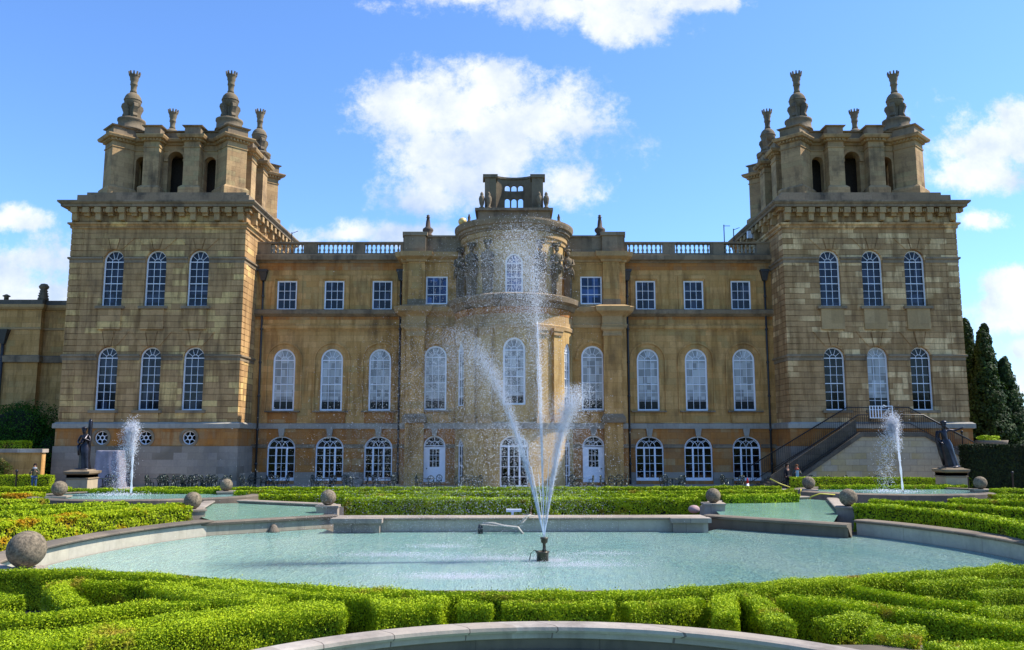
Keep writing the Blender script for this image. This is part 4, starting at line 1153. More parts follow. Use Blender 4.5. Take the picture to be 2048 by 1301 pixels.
poolwall(larc, 'long curved stone kerb round the west side of the great pool, sunlit cream inner face', side=1)
poolwall(rarc, 'long curved stone kerb round the east side of the great pool, inner face in shade', side=-1)
poolwall([BL, BR], 'straight stone kerb at the back of the great pool, below the middle hedge', ('pool_wall', 'coping_warm'), side=-1, w=1.05)
for x0, x1 in ((-6.6, -4.9), (6.0, 7.3)):
    m = MB(); y0 = 32.1 if x0 < 0 else 32.3; m.box(x0, x1, y0 - .28, y0 + .1, -.1, ZC - .19); m.box(x0 - .1, x1 + .1, y0 - .42, y0 + .15, ZC - .19, ZC - .02)
    o = m.build('kerb_buttress', 'coping_warm'); o['label'] = 'shallow stone buttress in front of the back kerb, %s the ball pier' % ('west end, by' if x0 < 0 else 'east end, by'); o['category'] = 'buttress'
poolwall([(-9.4, 19.3), (11.4, 19.3)], 'hidden front stone kerb of the great pool behind the near hedge', side=1, zc=.1, w=.3)


def weir(a, b, label, wm='pool_wall_dark'):
    d_ = (Vector(b) - Vector(a)).normalized() * .55; a = tuple(Vector(a) - d_); b = tuple(Vector(b) + d_)
    m = MB(); m.k = 0; m.sweep([a, b], [(0, -.15), (0, .36)], side=-1, caps=False); m.k = 1
    m.sweep([a, b], [(0, .36), (-.1, .38), (-.12, .46), (-.02, .5), (.35, .5), (.35, -.1)], side=-1)
    o = m.build('weir', [wm, 'coping_dark']); o['label'] = label; o['category'] = 'weir'


weir(LC, (-7.3, 33.4), 'wet stone weir between two ball piers on the west of the great pool', 'weir_stone_lit')
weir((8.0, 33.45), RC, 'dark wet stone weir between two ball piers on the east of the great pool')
ml = [(-10.8, 31.25), (-7.5, 33.75), (-7.7, 36.2), (-8.3, 37.9), (-12.9, 40.3), (-13.9, 39.9), (-12.5, 33.9)]
mr = [(8.2, 33.8), (11.5, 30.8), (13.3, 34.9), (15.5, 42.0), (14.9, 43.0), (9.9, 40.5), (8.7, 37.0)]
for q, nm in ((ml, 'west'), (mr, 'east')):
    m = MB(); m.poly([(x, y, .47) for x, y in (q if nm == 'west' else q)]); m.build('basin_water', 'basin_water', kind='structure')
poolwall([ml[2], ml[3], ml[4]], 'low stone kerb behind the small west basin', ('pool_wall', 'coping_warm'), side=1, zc=.62, w=.6, z0=.0)
poolwall([ml[6], ml[5]], 'low stone kerb along the hedge side of the small west basin', ('pool_wall', 'coping_warm'), side=-1, zc=.62, w=.5, z0=.0)
poolwall([mr[6], mr[5], mr[4]], 'low stone kerb behind the small east basin', ('pool_wall', 'coping_warm'), side=-1, zc=.62, w=.6, z0=.0)
poolwall([mr[2], mr[3]], 'low stone kerb along the hedge side of the small east basin', ('pool_wall', 'coping_warm'), side=1, zc=.62, w=.5, z0=.0)
PL, PR = (-18.3, 42.9), (20.9, 46.8)
for c, nm, rx in ((PL, 'west', 5.2), (PR, 'east', 5.0)):
    q = [(c[0] + rx * math.cos(2 * PI * i / 40), c[1] + 3.6 * math.sin(2 * PI * i / 40)) for i in range(40)]
    m = MB(); m.poly([(x, y, .62) for x, y in q]); m.build('basin_water', 'side_water', kind='structure')
    poolwall(q, 'oval dark stone kerb of the far %s fountain basin' % nm, ('pool_wall_dark', 'coping_dark'), side=-1 if False else 1, zc=.72, w=.45, closed=True, z0=-.1)
# near pool at the bottom edge
NC = (.6, 8.25)
na = circ(NC, 5.34, 172, 8, 60)
m = MB(); m.k = 0; m.sweep(na, [(.1, -.4), (.1, -.02), (.02, .08), (.0, .14), (.1, .18), (.1, .33)], side=-1, caps=False); m.k = 1
m.sweep(na, [(.1, .33), (.04, .35), (.03, .45), (-.02, .44), (-.05, .48), (-.04, .53), (.02, .55), (.30, .55), (.34, .51), (.34, -.1)], side=-1)
o = m.build('pool_kerb', ['pool_wall_dark', 'coping_pale']); o['label'] = 'pale curved stone kerb of the near pool, cut by the bottom of the photo'; o['category'] = 'pool kerb'
m = MB(); m.poly([(x, y, .0) for x, y in circ(NC, 5.4, 0, 360, 50)[:-1]]); m.build('near_pool_water', 'basin_water', kind='structure')
m = MB(); m.box(4.55, 6.6, 11.5, 12.36, -.1, .44); m.box(4.5, 6.65, 11.45, 12.41, .44, .53); o = m.build('pool_kerb', 'coping_dark'); o['label'] = 'short straight stone ledge beside the round box bush'; o['category'] = 'pool kerb'
# wall and basin at the far left, by the big ball
poolwall([(-10.9, 19.2), (-12.2, 20.4), (-20, 21.2)], 'grey stone kerb leading away from the large near ball', ('pool_wall', 'coping_pale'), side=-1, w=.8)
m = MB(); m.poly([(-10.6, 18.6, .3), (-12.2, 20.45, .3), (-20, 21.25, .3), (-20, 18.7, .3), (-10.6, 18.3, .3)]); m.build('basin_water', 'basin_water', kind='structure')


def stone_ball(x, y, zt, r, label, pw=.42, rot=0.0):
    t = thing('stone_ball_pier', label, 'stone ball', (x, y, 0), 'stone balls on piers round the pools')
    m = MB(); m.prism([(pw * math.cos(rot + a) * 1.414, pw * math.sin(rot + a) * 1.414) for a in (PI / 4, 3 * PI / 4, 5 * PI / 4, 7 * PI / 4)], -.15, zt - .07)
    m.prism([(pw * 1.12 * math.cos(rot + a) * 1.414, pw * 1.12 * math.sin(rot + a) * 1.414) for a in (PI / 4, 3 * PI / 4, 5 * PI / 4, 7 * PI / 4)], zt - .07, zt)
    m.build('pier', 'coping_warm', t)
    b = MB(); b.ball((0, 0, zt + r * .97), r, 40); b.build('ball', 'ball_stone', t)


stone_ball(-11.07, 19.7, .53, .415, 'largest mossy stone ball, at the near end of the curved west kerb', .30)
stone_ball(-12.4, 33.3, .76, .33, 'stone ball above the west weir, beside the clipped hedge corner', rot=.5)
stone_ball(-7.55, 35.2, .76, .32, 'stone ball at the west end of the straight back kerb', rot=.1)
stone_ball(8.5, 36.2, .78, .31, 'stone ball at the east end of the straight back kerb', rot=-.1)
stone_ball(13.5, 34.4, .78, .35, 'stone ball above the dark east weir, beside the clipped hedge', rot=-.5)
stone_ball(-14.9, 44.6, .78, .32, 'stone ball between the far west fountain basin and the small west basin', rot=.3)
stone_ball(-21.9, 41.4, .74, .36, 'stone ball at the outer end of the far west fountain basin', rot=.2)
stone_ball(16.1, 46.4, .78, .34, 'stone ball between the small east basin and the far east fountain basin', rot=-.3)
stone_ball(25.2, 46.0, .8, .34, 'stone ball at the outer end of the far east fountain basin', rot=-.2)
m = MB(); b = MB(); b.lathe((0, 0, 0), [(.001, .012), (.03, .010), (.06, 0)], 12); 

# ------------------------------------------------------------------ hedges
def HP(pts, zt): return [G(x, y, zt) for x, y in pts]


NEARH = [
    ([(-80, 1141), (60, 1141), (200, 1144), (340, 1152), (500, 1166), (760, 1182), (1030, 1187), (1300, 1183), (1560, 1166), (1800, 1148), (2130, 1128)], .62, 'long low hedge curving right across in front of the great pool'),
    ([(395, 1166), (520, 1180), (700, 1190)], .62, 'hedge strip tucked against the long curving hedge, west half'),
    ([(110, 1168), (122, 1186), (150, 1206)], .60, 'short hedge spur between the two dark gaps below the largest ball'),
    ([(100, 1166), (240, 1164), (345, 1166)], .40, 'slim hedge just under the long curving hedge, below the largest ball'),
    ([(345, 1168), (400, 1180), (470, 1190), (555, 1198)], 1.15, 'broad hedge mass west of the dark slit'),
    ([(-80, 1192), (-20, 1190), (22, 1196)], .8, 'small hedge stub cut by the edge of the photo, beside a dark gap'),
    ([(-90, 1236), (60, 1231), (180, 1220), (300, 1208), (420, 1204)], .62, 'long hedge running in from the edge of the photo to the broad mass'),
    ([(-90, 1290), (120, 1272), (330, 1244), (470, 1226), (560, 1218), (690, 1212)], 1.1, 'wide front hedge with a tall shaded face beside the near kerb'),
    ([(745, 1208), (820, 1204), (888, 1204)], .95, 'square ended hedge block behind the near kerb, west of its middle'),
    ([(690, 1190), (760, 1196)], .5, 'short link hedge joining the front block to the long curving hedge'),
    ([(918, 1209), (985, 1210)], .55, 'narrow square hedge block behind the middle of the near kerb'),
    ([(1004, 1206), (1120, 1206), (1228, 1208)], .62, 'dark fronted hedge directly behind the middle of the near kerb'),
    ([(1250, 1210), (1340, 1204), (1400, 1196)], .55, 'hedge east of the middle behind the near kerb, rising to the long hedge'),
    ([(1452, 1230), (1447, 1205), (1452, 1188)], .60, 'narrow hedge spur pointing at the near kerb'),
    ([(1562, 1246), (1540, 1220), (1510, 1196), (1470, 1183)], .60, 'hedge spur leaning towards the long hedge, beside the corner block'),
    ([(1640, 1242), (1700, 1238), (1740, 1228)], .55, 'hedge arm joining the rounded corner block from the west'),
    ([(1738, 1256), (1790, 1262), (1845, 1268)], .98, 'big rounded box block at the east end of the near kerb'),
    ([(1560, 1190), (1660, 1200), (1770, 1214), (1900, 1232), (2130, 1262)], .7, 'diagonal hedge running down to the east edge of the photo'),
    ([(1700, 1172), (1790, 1186), (1870, 1200), (1960, 1206)], .5, 'curved hedge arm inside the east scroll'),
    ([(1820, 1168), (1930, 1162), (2130, 1160)], .42, 'hedge of the east scroll, next behind the dark slit'),
    ([(1950, 1186), (2030, 1180), (2130, 1180)], .42, 'short hedge inside the east scroll, at the edge of the photo'),
    ([(1880, 1296), (1980, 1286), (2130, 1306)], .8, 'lowest hedge in the east corner of the photo'),
    ([(1960, 1222), (2040, 1214), (2130, 1210)], .5, 'hedge between the east scroll and the lowest corner hedge'),
    ([(-90, 1330), (0, 1322), (90, 1334)], .9, 'hedge corner at the very bottom west edge of the photo'),
]
for pts, w, lab in NEARH:
    hedge(HP(pts, .66), w * (.70 if w < .95 else .95), .66, lab, leaf=.031, dens=9000, fluff=1.6, amp=.035)
Z2 = .85
FARH = [
    ([(270, 975), (700, 975), (1100, 975), (1560, 973)], .5, Z2, 'thin far hedge along the cafe tables in front of the palace', 'box_leaf'),
    ([(470, 982), (760, 983), (1060, 983)], .45, Z2, 'second far hedge row, west half, behind the great pool', 'box_leaf'),
    ([(1080, 983), (1300, 983), (1420, 982), (1590, 980)], .45, Z2, 'second far hedge row, east half, behind the great pool', 'box_leaf'),
    ([(520, 989), (800, 990), (900, 990)], .45, Z2, 'third far hedge row, west part, behind the great pool', 'box_leaf'),
    ([(690, 996), (880, 996), (1058, 997)], .9, Z2, 'thick hedge just above the back kerb, west half', 'box_leaf'),
    ([(1066, 997), (1200, 996), (1396, 996)], .9, Z2, 'thick hedge just above the back kerb, east half', 'box_leaf'),
    ([(1100, 990), (1300, 989), (1420, 989)], .45, Z2, 'third far hedge row, east part, behind the great pool', 'box_leaf'),
    ([(1440, 990), (1530, 989), (1590, 988)], .8, Z2, 'short far hedge behind the small east basin', 'box_leaf'),
    ([(-80, 1052), (60, 1037), (200, 1024), (372, 1012)], .9, .95, 'hedge with rusty leaves lining the curved west kerb', 'box_leaf_rust'),
    ([(-80, 1030), (150, 1017), (365, 1007)], .8, .95, 'hedge second in from the curved west kerb', 'box_leaf'),
    ([(-80, 1014), (120, 1010), (250, 1004)], .8, .95, 'hedge third in from the curved west kerb', 'box_leaf'),
    ([(-80, 1003), (10, 1001), (90, 997)], .8, .9, 'hedge beside the outer ball of the far west basin', 'box_leaf'),
    ([(-80, 988), (10, 987), (85, 984)], .9, .9, 'hedge in front of the visitor with the phone', 'box_leaf_rust'),
    ([(-80, 976), (40, 975), (140, 974)], .8, .9, 'hedge running in front of the bronze statue on the west', 'box_leaf_rust'),
    ([(100, 977), (280, 979), (440, 979)], .5, Z2, 'thin hedge behind the far west fountain basin', 'box_leaf'),
    ([(1722, 1007), (1850, 1018), (1980, 1034), (2130, 1062)], .9, .95, 'dense hedge lining the curved east kerb', 'box_leaf'),
    ([(1740, 1000), (1900, 1007), (2130, 1024)], .8, .9, 'hedge second in from the curved east kerb', 'box_leaf'),
    ([(1900, 999), (2020, 1001), (2130, 1006)], .8, .9, 'hedge third in from the curved east kerb', 'box_leaf'),
    ([(1985, 990), (2050, 990), (2130, 992)], .8, .9, 'hedge beside the outer ball of the far east basin', 'box_leaf'),
    ([(1640, 971), (1800, 971), (1930, 970)], .5, Z2, 'thin hedge behind the far east fountain basin', 'box_leaf'),
    ([(1985, 978), (2050, 978), (2130, 979)], .7, .9, 'hedge between the tall dark hedge and the east ball', 'box_leaf'),
]
for pts, w, zt, lab, mt in FARH:
    hedge(HP(pts, zt), w, zt, lab, mat=mt, leaf=.075, dens=1100, amp=.04)
hedge([(18.3, 56.2), (24, 55.5), (29.5, 55.0)], .6, 1.0, 'small hedge under the stone staircase wall', leaf=.08, dens=700)
hedge([(33, 54.5), (40, 53.5)], .6, 1.0, 'small hedge at the foot of the tall dark hedge', leaf=.08, dens=700)
hedge([(-38, 57.2), (-30.6, 56.9)], .6, 1.1, 'small hedge by the garden wall behind the visitor with the phone', leaf=.08, dens=700)
hedge([(29.4, 55.4), (33, 55.0), (40, 54.5)], 1.5, 3.12, 'tall dark clipped yew hedge below the conifers', mat='yew_leaf', leaf=.11, dens=420, name='yew_hedge', group='tall hedges', amp=.03)
hedge([(-40, 61), (-34.6, 60.6)], 1.2, 3.35, 'bright flat topped hedge above the garden wall', leaf=.09, dens=500, group='tall hedges', amp=.03)


# ------------------------------------------------------------------ trees and bushes
def blobpts(c, rx, ry, rz, n, k=9, seed=1, shell=.3):
    """leaf points on many overlapping lobes inside an ellipsoid"""
    r = np.random.default_rng(seed)
    lob = r.normal(0, 1, (k, 3)); lob /= np.linalg.norm(lob, axis=1, keepdims=True); lob *= r.uniform(.35, .72, (k, 1)); ls = r.uniform(.28, .5, k)
    i = r.integers(0, k, n); d = r.normal(0, 1, (n, 3)); d /= np.linalg.norm(d, axis=1, keepdims=True)
    rad = (1 - shell * r.uniform(0, 1, n) ** 2) * (1 + .12 * np.sin(d[:, 0] * 9 + i) * np.cos(d[:, 2] * 8))
    p = lob[i] + d * (ls[i] * rad)[:, None]
    return p * np.array([rx, ry, rz]) + np.array(c), d


def conifer(x, y, h, rb, label, n=16000, seed=3, mat='cypress_leaf', lean=0.0):
    t = thing('conifer', label, 'tree', (x, y, 0), 'dark conifers beside the east tower')
    m = MB(); m.tube([(0, 0, -.2), (0, 0, h * .5), (lean, 0, h * .93)], [.32, .2, .04], 10); m.build('trunk', 'bark', t)
    r = np.random.default_rng(seed); K = 200; zz = r.uniform(.03, 1, K) ** .9 ; ang = r.uniform(0, 2 * PI, K)
    rad = rb * (1 - zz) ** 1.0 * r.uniform(.45, 1.0, K) + .12; cc = np.stack([rad * np.cos(ang) + lean * zz, rad * np.sin(ang), zz * h], 1)
    ls = .18 + rb * .26 * (1.05 - zz) * r.uniform(.7, 1.3, K)
    i = r.integers(0, K, n); d = r.normal(0, 1, (n, 3)); d /= np.linalg.norm(d, axis=1, keepdims=True)
    p = cc[i] + d * np.array([1, 1, 1.5]) * (ls[i] * r.uniform(.6, 1, n))[:, None]; p[:, 2] = np.maximum(p[:, 2], .1)
    nn = d + np.stack([np.cos(ang[i]), np.sin(ang[i]), .3 + 0 * zz[i]], 1)
    leaves('crown', p, nn, .2, mat, t, jit=.6)


conifer(37.0, 68, 13.0, 2.4, 'dark conifer nearest the east tower, half hidden by it', 22000, 4)
conifer(37.4, 66.5, 11.9, 2.6, 'tall dark conifer, second from the east tower', 26000, 5)
conifer(39.6, 70, 12.9, 2.3, 'tallest slim conifer standing behind the others', 24000, 6)
conifer(39.3, 67, 9.8, 2.7, 'lower broad conifer sloping down to the edge of the photo', 24000, 7)


def roundtree(name, label, x, y, h, rx, rz, mat, n, seed, leaf=.2, group=None, trunk=True):
    t = thing(name, label, 'tree' if trunk else 'bush', (x, y, 0), group)
    m = MB(); 
    if trunk:
        m.tube([(0, 0, -.2), (.05, 0, h * .35), (0, .1, h * .6)], [.3, .22, .1], 10)
        for a in range(5): m.tube([(0, 0, h * .3), (math.cos(a * 1.3) * rx * .35, math.sin(a * 1.3) * rx * .35, h * .6)], [.14, .05], 6)
        m.build('trunk', 'bark', t)
    p, d = blobpts((0, 0, h - rz), rx, rx, rz, n, 45 if not trunk else 26, seed); p[:, 2] = np.maximum(p[:, 2], .1)
    c = MB()
    if not trunk: c.ball((0, 0, h - rz), rx * .62, 20, sz=rz / rx)
    leaves('crown' if trunk else 'foliage', p, d, leaf, mat, t, core=c if not trunk else None, jit=.7)


roundtree('broadleaf_tree', 'green rounded tree at the east edge of the photo beyond the conifers', 55.5, 84, 8.6, 5.0, 4.0, 'bush_leaf', 20000, 8, .25)
roundtree('broadleaf_tree', 'distant dark tree just above the east edge of the yew hedge', 60, 92, 6.5, 6.0, 3.2, 'cypress_leaf', 12000, 9, .3)
roundtree('clipped_bush', 'huge dark rounded evergreen bush against the low west range', -37.6, 64.6, 7.1, 3.5, 3.6, 'bush_leaf', 42000, 10, .13, trunk=False)
roundtree('clipped_bush', 'lower shoulder bush between the huge bush and the west tower', -34.4, 63.6, 4.6, 1.7, 2.4, 'bush_leaf', 14000, 12, .13, trunk=False)
roundtree('broadleaf_tree', 'dense background tree standing far behind the yew hedge', 50.5, 88, 5.4, 5.5, 2.6, 'cypress_leaf', 12000, 19, .3)

# the wood across the lake behind the viewer: seen only mirrored in the window panes
p = []
for k in range(60):
    q_, d_ = blobpts((-150 + k * 5.1, -95 + 6 * math.sin(k * 1.7), 8 + 2 * math.sin(k * 2.3)), 6, 4, 9 + 2 * math.sin(k), 900, 10, 100 + k); p.append((q_, d_))
o = leaves('far_wood', np.concatenate([a for a, b in p]), np.concatenate([b for a, b in p]), 1.3, 'bush_leaf'); o['kind'] = 'stuff'; o['label'] = 'far wood mirrored in the palace windows'; o['category'] = 'wood'
# ------------------------------------------------------------------ low west range
wr = thing('west_range', 'low stone range beyond the west tower with a dark coping and urn', 'building', (0, 0, 0))
YR = 69.0; za = lambda py: Zat(py, YR)
m = MB(); m.box(-62, -32, YR, YR + 12, -.1, za(612)); m.build('wall', 'wing_stone', wr)
m = MB(); xr = Xat(88, 660, YR)
m.box(-62, xr, YR - .55, YR + .1, -.1, za(614)); m.build('projecting_bay', 'wing_stone', wr)
m = MB(); m.sweep([(-62, YR - .55), (xr, YR - .55), (xr, YR), (-32, YR)], [(0, za(622)), (.15, za(621)), (.3, za(617)), (.35, za(612)), (0, za(611))], side=1); m.build('cornice', 'warm_trim', wr)
m = MB(); m.sweep([(-62, YR - .55), (xr, YR - .55), (xr, YR), (-32, YR)], [(-.4, za(612)), (.05, za(612)), (.05, za(602)), (-.4, za(601))], side=1); m.build('parapet', 'coping_dark', wr)
m = MB(); m.sweep([(-62, YR - .55), (xr, YR - .55), (xr, YR), (-32, YR)], [(0, za(662)), (.08, za(661)), (.1, za(658)), (0, za(657))], side=1); m.build('string_course', 'warm_trim', wr)
m = MB(); m.sweep([(-62, YR - .55), (xr, YR - .55), (xr, YR), (-32, YR)], [(0, za(727)), (.2, za(726)), (.25, za(714)), (0, za(712))], side=1); m.build('string_course', 'grey_trim', wr)
m = MB(); xu = Xat(87, 590, YR); m.lathe((xu, YR, za(602)), [(.42, 0), (.42, .2), (.34, .3), (.42, .42), (.3, .5), (.38, .62), (.26, .7), (.33, .82), (.24, .92), (.36, 1.05), (.4, 1.2), (.3, 1.32), (.25, 1.4), (.05, 1.45)], 14); m.build('urn', 'carved_stone', wr)
m = MB(); xu = Xat(13, 595, YR); m.lathe((xu, YR, za(602)), [(.18, 0), (.18, .3), (.3, .36), (.3, .42), (.05, .55)], 12); m.build('chimney_pot', 'carved_stone', wr)
m = MB(); xq = Xat(6, 700, YR - .6); m.tube([(xq, YR - .7, 0), (xq, YR - .7, za(690))], .12, 10); m.hexa([(xq - .15, YR - .85, za(690)), (xq + .15, YR - .85, za(690)), (xq + .15, YR - .55, za(690)), (xq - .15, YR - .55, za(690))], [(xq - .5, YR - 1.1, za(662)), (xq + .5, YR - 1.1, za(662)), (xq + .5, YR - .55, za(662)), (xq - .5, YR - .55, za(662))]); m.build('drainpipe', 'pipe_dark', wr)
# garden wall with climbers
gw = thing('garden_wall', 'low terrace wall with flat coping between the bush and the visitor', 'wall', (0, 0, 0))
m = MB(); m.box(-46, -32.6, 59, 59.5, -.1, 2.55); m.build('wall_face', 'wing_stone', gw)
m = MB(); m.box(-46, -32.5, 58.85, 59.65, 2.55, 2.8); m.build('coping', 'coping_pale', gw)
for x0, lab in ((-38.5, 'espaliered shrub covering the garden wall, beside the edge of the photo'), (-35.9, 'espaliered shrub on the garden wall just behind the visitor')):
    t = thing('wall_shrub', lab, 'shrub', (x0, 58.5, 0), 'shrubs trained on the garden wall')
    p, d = blobpts((0, 0, 1.2), 1.7, .45, 1.3, 6500, 14, int(-x0)); p[:, 2] = np.maximum(p[:, 2], 0.1)
    leaves('foliage', p, d, .1, 'shrub_leaf', t)
    m = MB()
    for k in range(4): m.tube([(k * .4 - .6, .1, 0), (k * .5 - .8, .15, 1.2), (k * .6 - .9, .2, 2.1)], [.03, .02, .01], 5)
    m.build('stem', 'bark', t)

# ------------------------------------------------------------------ stairs at the east tower
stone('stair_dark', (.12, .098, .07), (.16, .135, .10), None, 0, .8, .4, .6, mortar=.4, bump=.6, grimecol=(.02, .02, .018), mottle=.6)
st = thing('garden_staircase', 'double stone staircase with iron railings rising to the east tower door', 'staircase', (0, 0, 0))
YS = 59.3
Xs = lambda px, py: Xat(px, py, YS); Zs = lambda py: Zat(py, YS)
xl0, xl1, xr1, xr0 = Xs(1560, 972), Xs(1722, 866), Xs(1850, 866), Xs(1962, 925)
zl = Zs(866); zr = Zs(930)
m = MB(); poly = [(xl0, .05), (xl1, zl), (xr1, zl), (xr0, zr), (xr0, .05)]
m.hexa([(x, YS, z_) for x, z_ in poly], [(x, YS + .4, z_) for x, z_ in poly]); m.build('stair_wall', 'stair_stone', st)
m = MB()
def strip(m, a, b, y0, y1, t0, t1):
    m.hexa([(a[0], y0, a[1] + t0), (b[0], y0, b[1] + t0), (b[0], y0, b[1] + t1), (a[0], y0, a[1] + t1)], [(a[0], y1, a[1] + t0), (b[0], y1, b[1] + t0), (b[0], y1, b[1] + t1), (a[0], y1, a[1] + t1)])
strip(m, (xl0, .05), (xl1, zl), YS - .1, YS + .5, -.28, .02); strip(m, (xl1, zl), (xr1, zl), YS - .1, YS + .5, -.28, .02); strip(m, (xr1, zl), (xr0, zr), YS - .1, YS + .5, -.28, .02)
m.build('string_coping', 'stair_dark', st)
ns = 26
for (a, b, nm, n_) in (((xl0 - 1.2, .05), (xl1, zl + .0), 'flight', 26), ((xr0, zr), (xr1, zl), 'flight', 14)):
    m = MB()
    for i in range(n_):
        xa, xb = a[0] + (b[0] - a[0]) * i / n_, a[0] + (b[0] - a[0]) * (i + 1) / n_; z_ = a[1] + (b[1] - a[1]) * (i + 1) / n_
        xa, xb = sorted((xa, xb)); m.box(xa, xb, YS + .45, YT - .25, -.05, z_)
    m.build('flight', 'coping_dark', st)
m = MB(); m.box(xl1, xr1, YS + .42, YT - .25, zl - .4, zl + .05); m.build('landing', 'coping_pale', st)
def railing(pts, y, h, label=None):
    m = MB(); m.tube([(x, y, z_ + h) for x, z_ in pts], .045, 6); m.tube([(x, y, z_ + .12) for x, z_ in pts], .025, 5)
    for a, b in zip(pts, pts[1:]):
        L = math.hypot(b[0] - a[0], 0); n_ = max(1, int(L / .15))
        for i in range(n_ + 1): x = a[0] + (b[0] - a[0]) * i / n_; z_ = a[1] + (b[1] - a[1]) * i / n_; m.tube([(x, y, z_), (x, y, z_ + h)], .012, 4)
    m.build('railing', 'iron_black', st)
H_ = Zs(808) - zl
railing([(xl0 - .3, .1), (xl1 - .1, zl), (xr1, zl), (xr0 + .2, zr)], YS + .1, H_ * .62)
railing([(xl0 - 1.4, .3), (xl1, zl + .6), (xr1, zl + .6), (xr0 + .2, zr + .6)], YT - .45, H_ * .62)
# dark lower flank of the west flight
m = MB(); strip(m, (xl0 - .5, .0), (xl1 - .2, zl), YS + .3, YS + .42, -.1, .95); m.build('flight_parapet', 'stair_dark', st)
m = MB()
px0, px1 = Xs(1740, 825), Xs(1785, 825); z0_, z1_ = Zs(837), Zs(812); n_ = 9
m.box(px0, px1, YS - .02, YS + .01, z0_, z0_ + .05); m.box(px0, px1, YS - .02, YS + .01, z1_ - .05, z1_)
for i in range(n_):
    x = px0 + (px1 - px0) * i / (n_ - 1)
    if i < 5 or i == n_ - 1: m.box(x - .03, x + .03, YS - .022, YS + .012, z0_ + .002, z1_ - .002)
for k in range(4):
    cx_ = px0 + (px1 - px0) * (.62 + .12 * (k % 3)); cz_ = z0_ + .2 + .2 * k
    m.tube([(cx_ + .13 * math.cos(a) * (1 - a / 9), YS - .01, cz_ + .13 * math.sin(a) * (1 - a / 9)) for a in np.linspace(0, 6, 14)], .022, 5)
m.build('white_gate_panel', 'white_paint', st)
# planter with yellow flowers beyond the railing
t = thing('stone_planter', 'rounded stone planter of yellow flowers behind the yew hedge', 'planter', (33.9, 60, 0))
m = MB(); m.lathe((0, 0, 1.8), [(.5, 0), (.5, .5), (.7, .9), (1.0, 1.4), (1.05, 1.6), (.9, 1.6)], 18); m.build('bowl', 'coping_dark', t)
p, d = blobpts((0, 0, 3.5), 1.0, 1.0, .3, 2500, 10, 31); leaves('flowers', p, d, .09, 'flower_yellow' if 'flower_yellow' in MATS else 'box_leaf', t)

# ------------------------------------------------------------------ roof odds and ends
for (px, py0, py1, lab) in ((1449, 512, 450, 'tall thin radio mast on the east wing roof'), (1468, 500, 458, 'short bent aerial beside the mast on the east roof'), (583, 490, 465, 'thin aerial on the west wing roof near the tower cornice')):
    m = MB(); x = Xat(px, 490, 67); m.tube([(x, 67, Zat(py0, 67)), (x, 67, Zat(py1, 67))], .04, 6); m.tube([(x, 67, Zat(py1, 67) - .1), (x + .5, 67, Zat(py1, 67) + (.1 if px != 1449 else -.1))], .025, 5)
    o = m.build('aerial', 'iron_black'); o['label'] = lab; o['category'] = 'aerial'
m = MB()
for px in (1500, 1512, 1527): x = Xat(px, 468, 68); m.box(x - .18, x + .18, 68, 68.3, Zat(476, 68), Zat(462, 68))
o = m.build('roof_floodlight', 'white_paint', palace); o.matrix_parent_inverse = PINV


# ------------------------------------------------------------------ cafe furniture
def make_chair():
    t = thing('cafe_chair', '', 'chair', (0, 0, 0), 'green metal cafe chairs')
    m = MB(); m.lathe((0, 0, .44), [(.21, 0), (.22, .015), (.2, .03)], 14); m.build('seat', 'iron_green', t)
    for sx in (-1, 1):
        for sy in (-1, 1): m = MB(); m.tube([(sx * .15, sy * .15, .45), (sx * .17, sy * .18, .2), (sx * .2, sy * .21, 0)], .028, 5); m.build('leg', 'iron_green', t)
    m = MB(); m.tube([(.23 * math.cos(a), .21, .72 + .22 * math.sin(a)) for a in np.linspace(0, 2 * PI, 15)[:-1]], .032, 5, closed=True)
    for a in (.5, 1.57, 2.64): m.tube([(.05 * math.cos(a), .21, .7), (.21 * math.cos(a), .21, .72 + .2 * math.sin(a))], .022, 4)
    m.tube([(.1, .21, .5), (0, .21, .72), (-.1, .21, .5)], .015, 4)
    m.tube([(.2, .2, .45), (.22, .21, .75)], .02, 5); m.tube([(-.2, .2, .45), (-.22, .21, .75)], .02, 5)
    for sx in (-1, 1): m.tube([(sx * .22, .2, .68), (sx * .26, -.05, .68), (sx * .2, -.12, .46)], .016, 4)
    m.build('backrest', 'iron_green', t); return t


def make_table():
    t = thing('cafe_table', '', 'table', (0, 0, 0), 'round metal cafe tables')
    m = MB(); m.lathe((0, 0, .7), [(.42, 0), (.44, .015), (.42, .03)], 22); m.build('table_top', 'iron_green', t)
    m = MB(); m.tube([(0, 0, .1), (0, 0, .7)], .03, 8)
    for k in range(3): a = k * 2.094; m.tube([(0, 0, .2), (.2 * math.cos(a), .2 * math.sin(a), .14), (.36 * math.cos(a), .36 * math.sin(a), 0)], .022, 5)
    m.build('pedestal', 'iron_green', t); return t


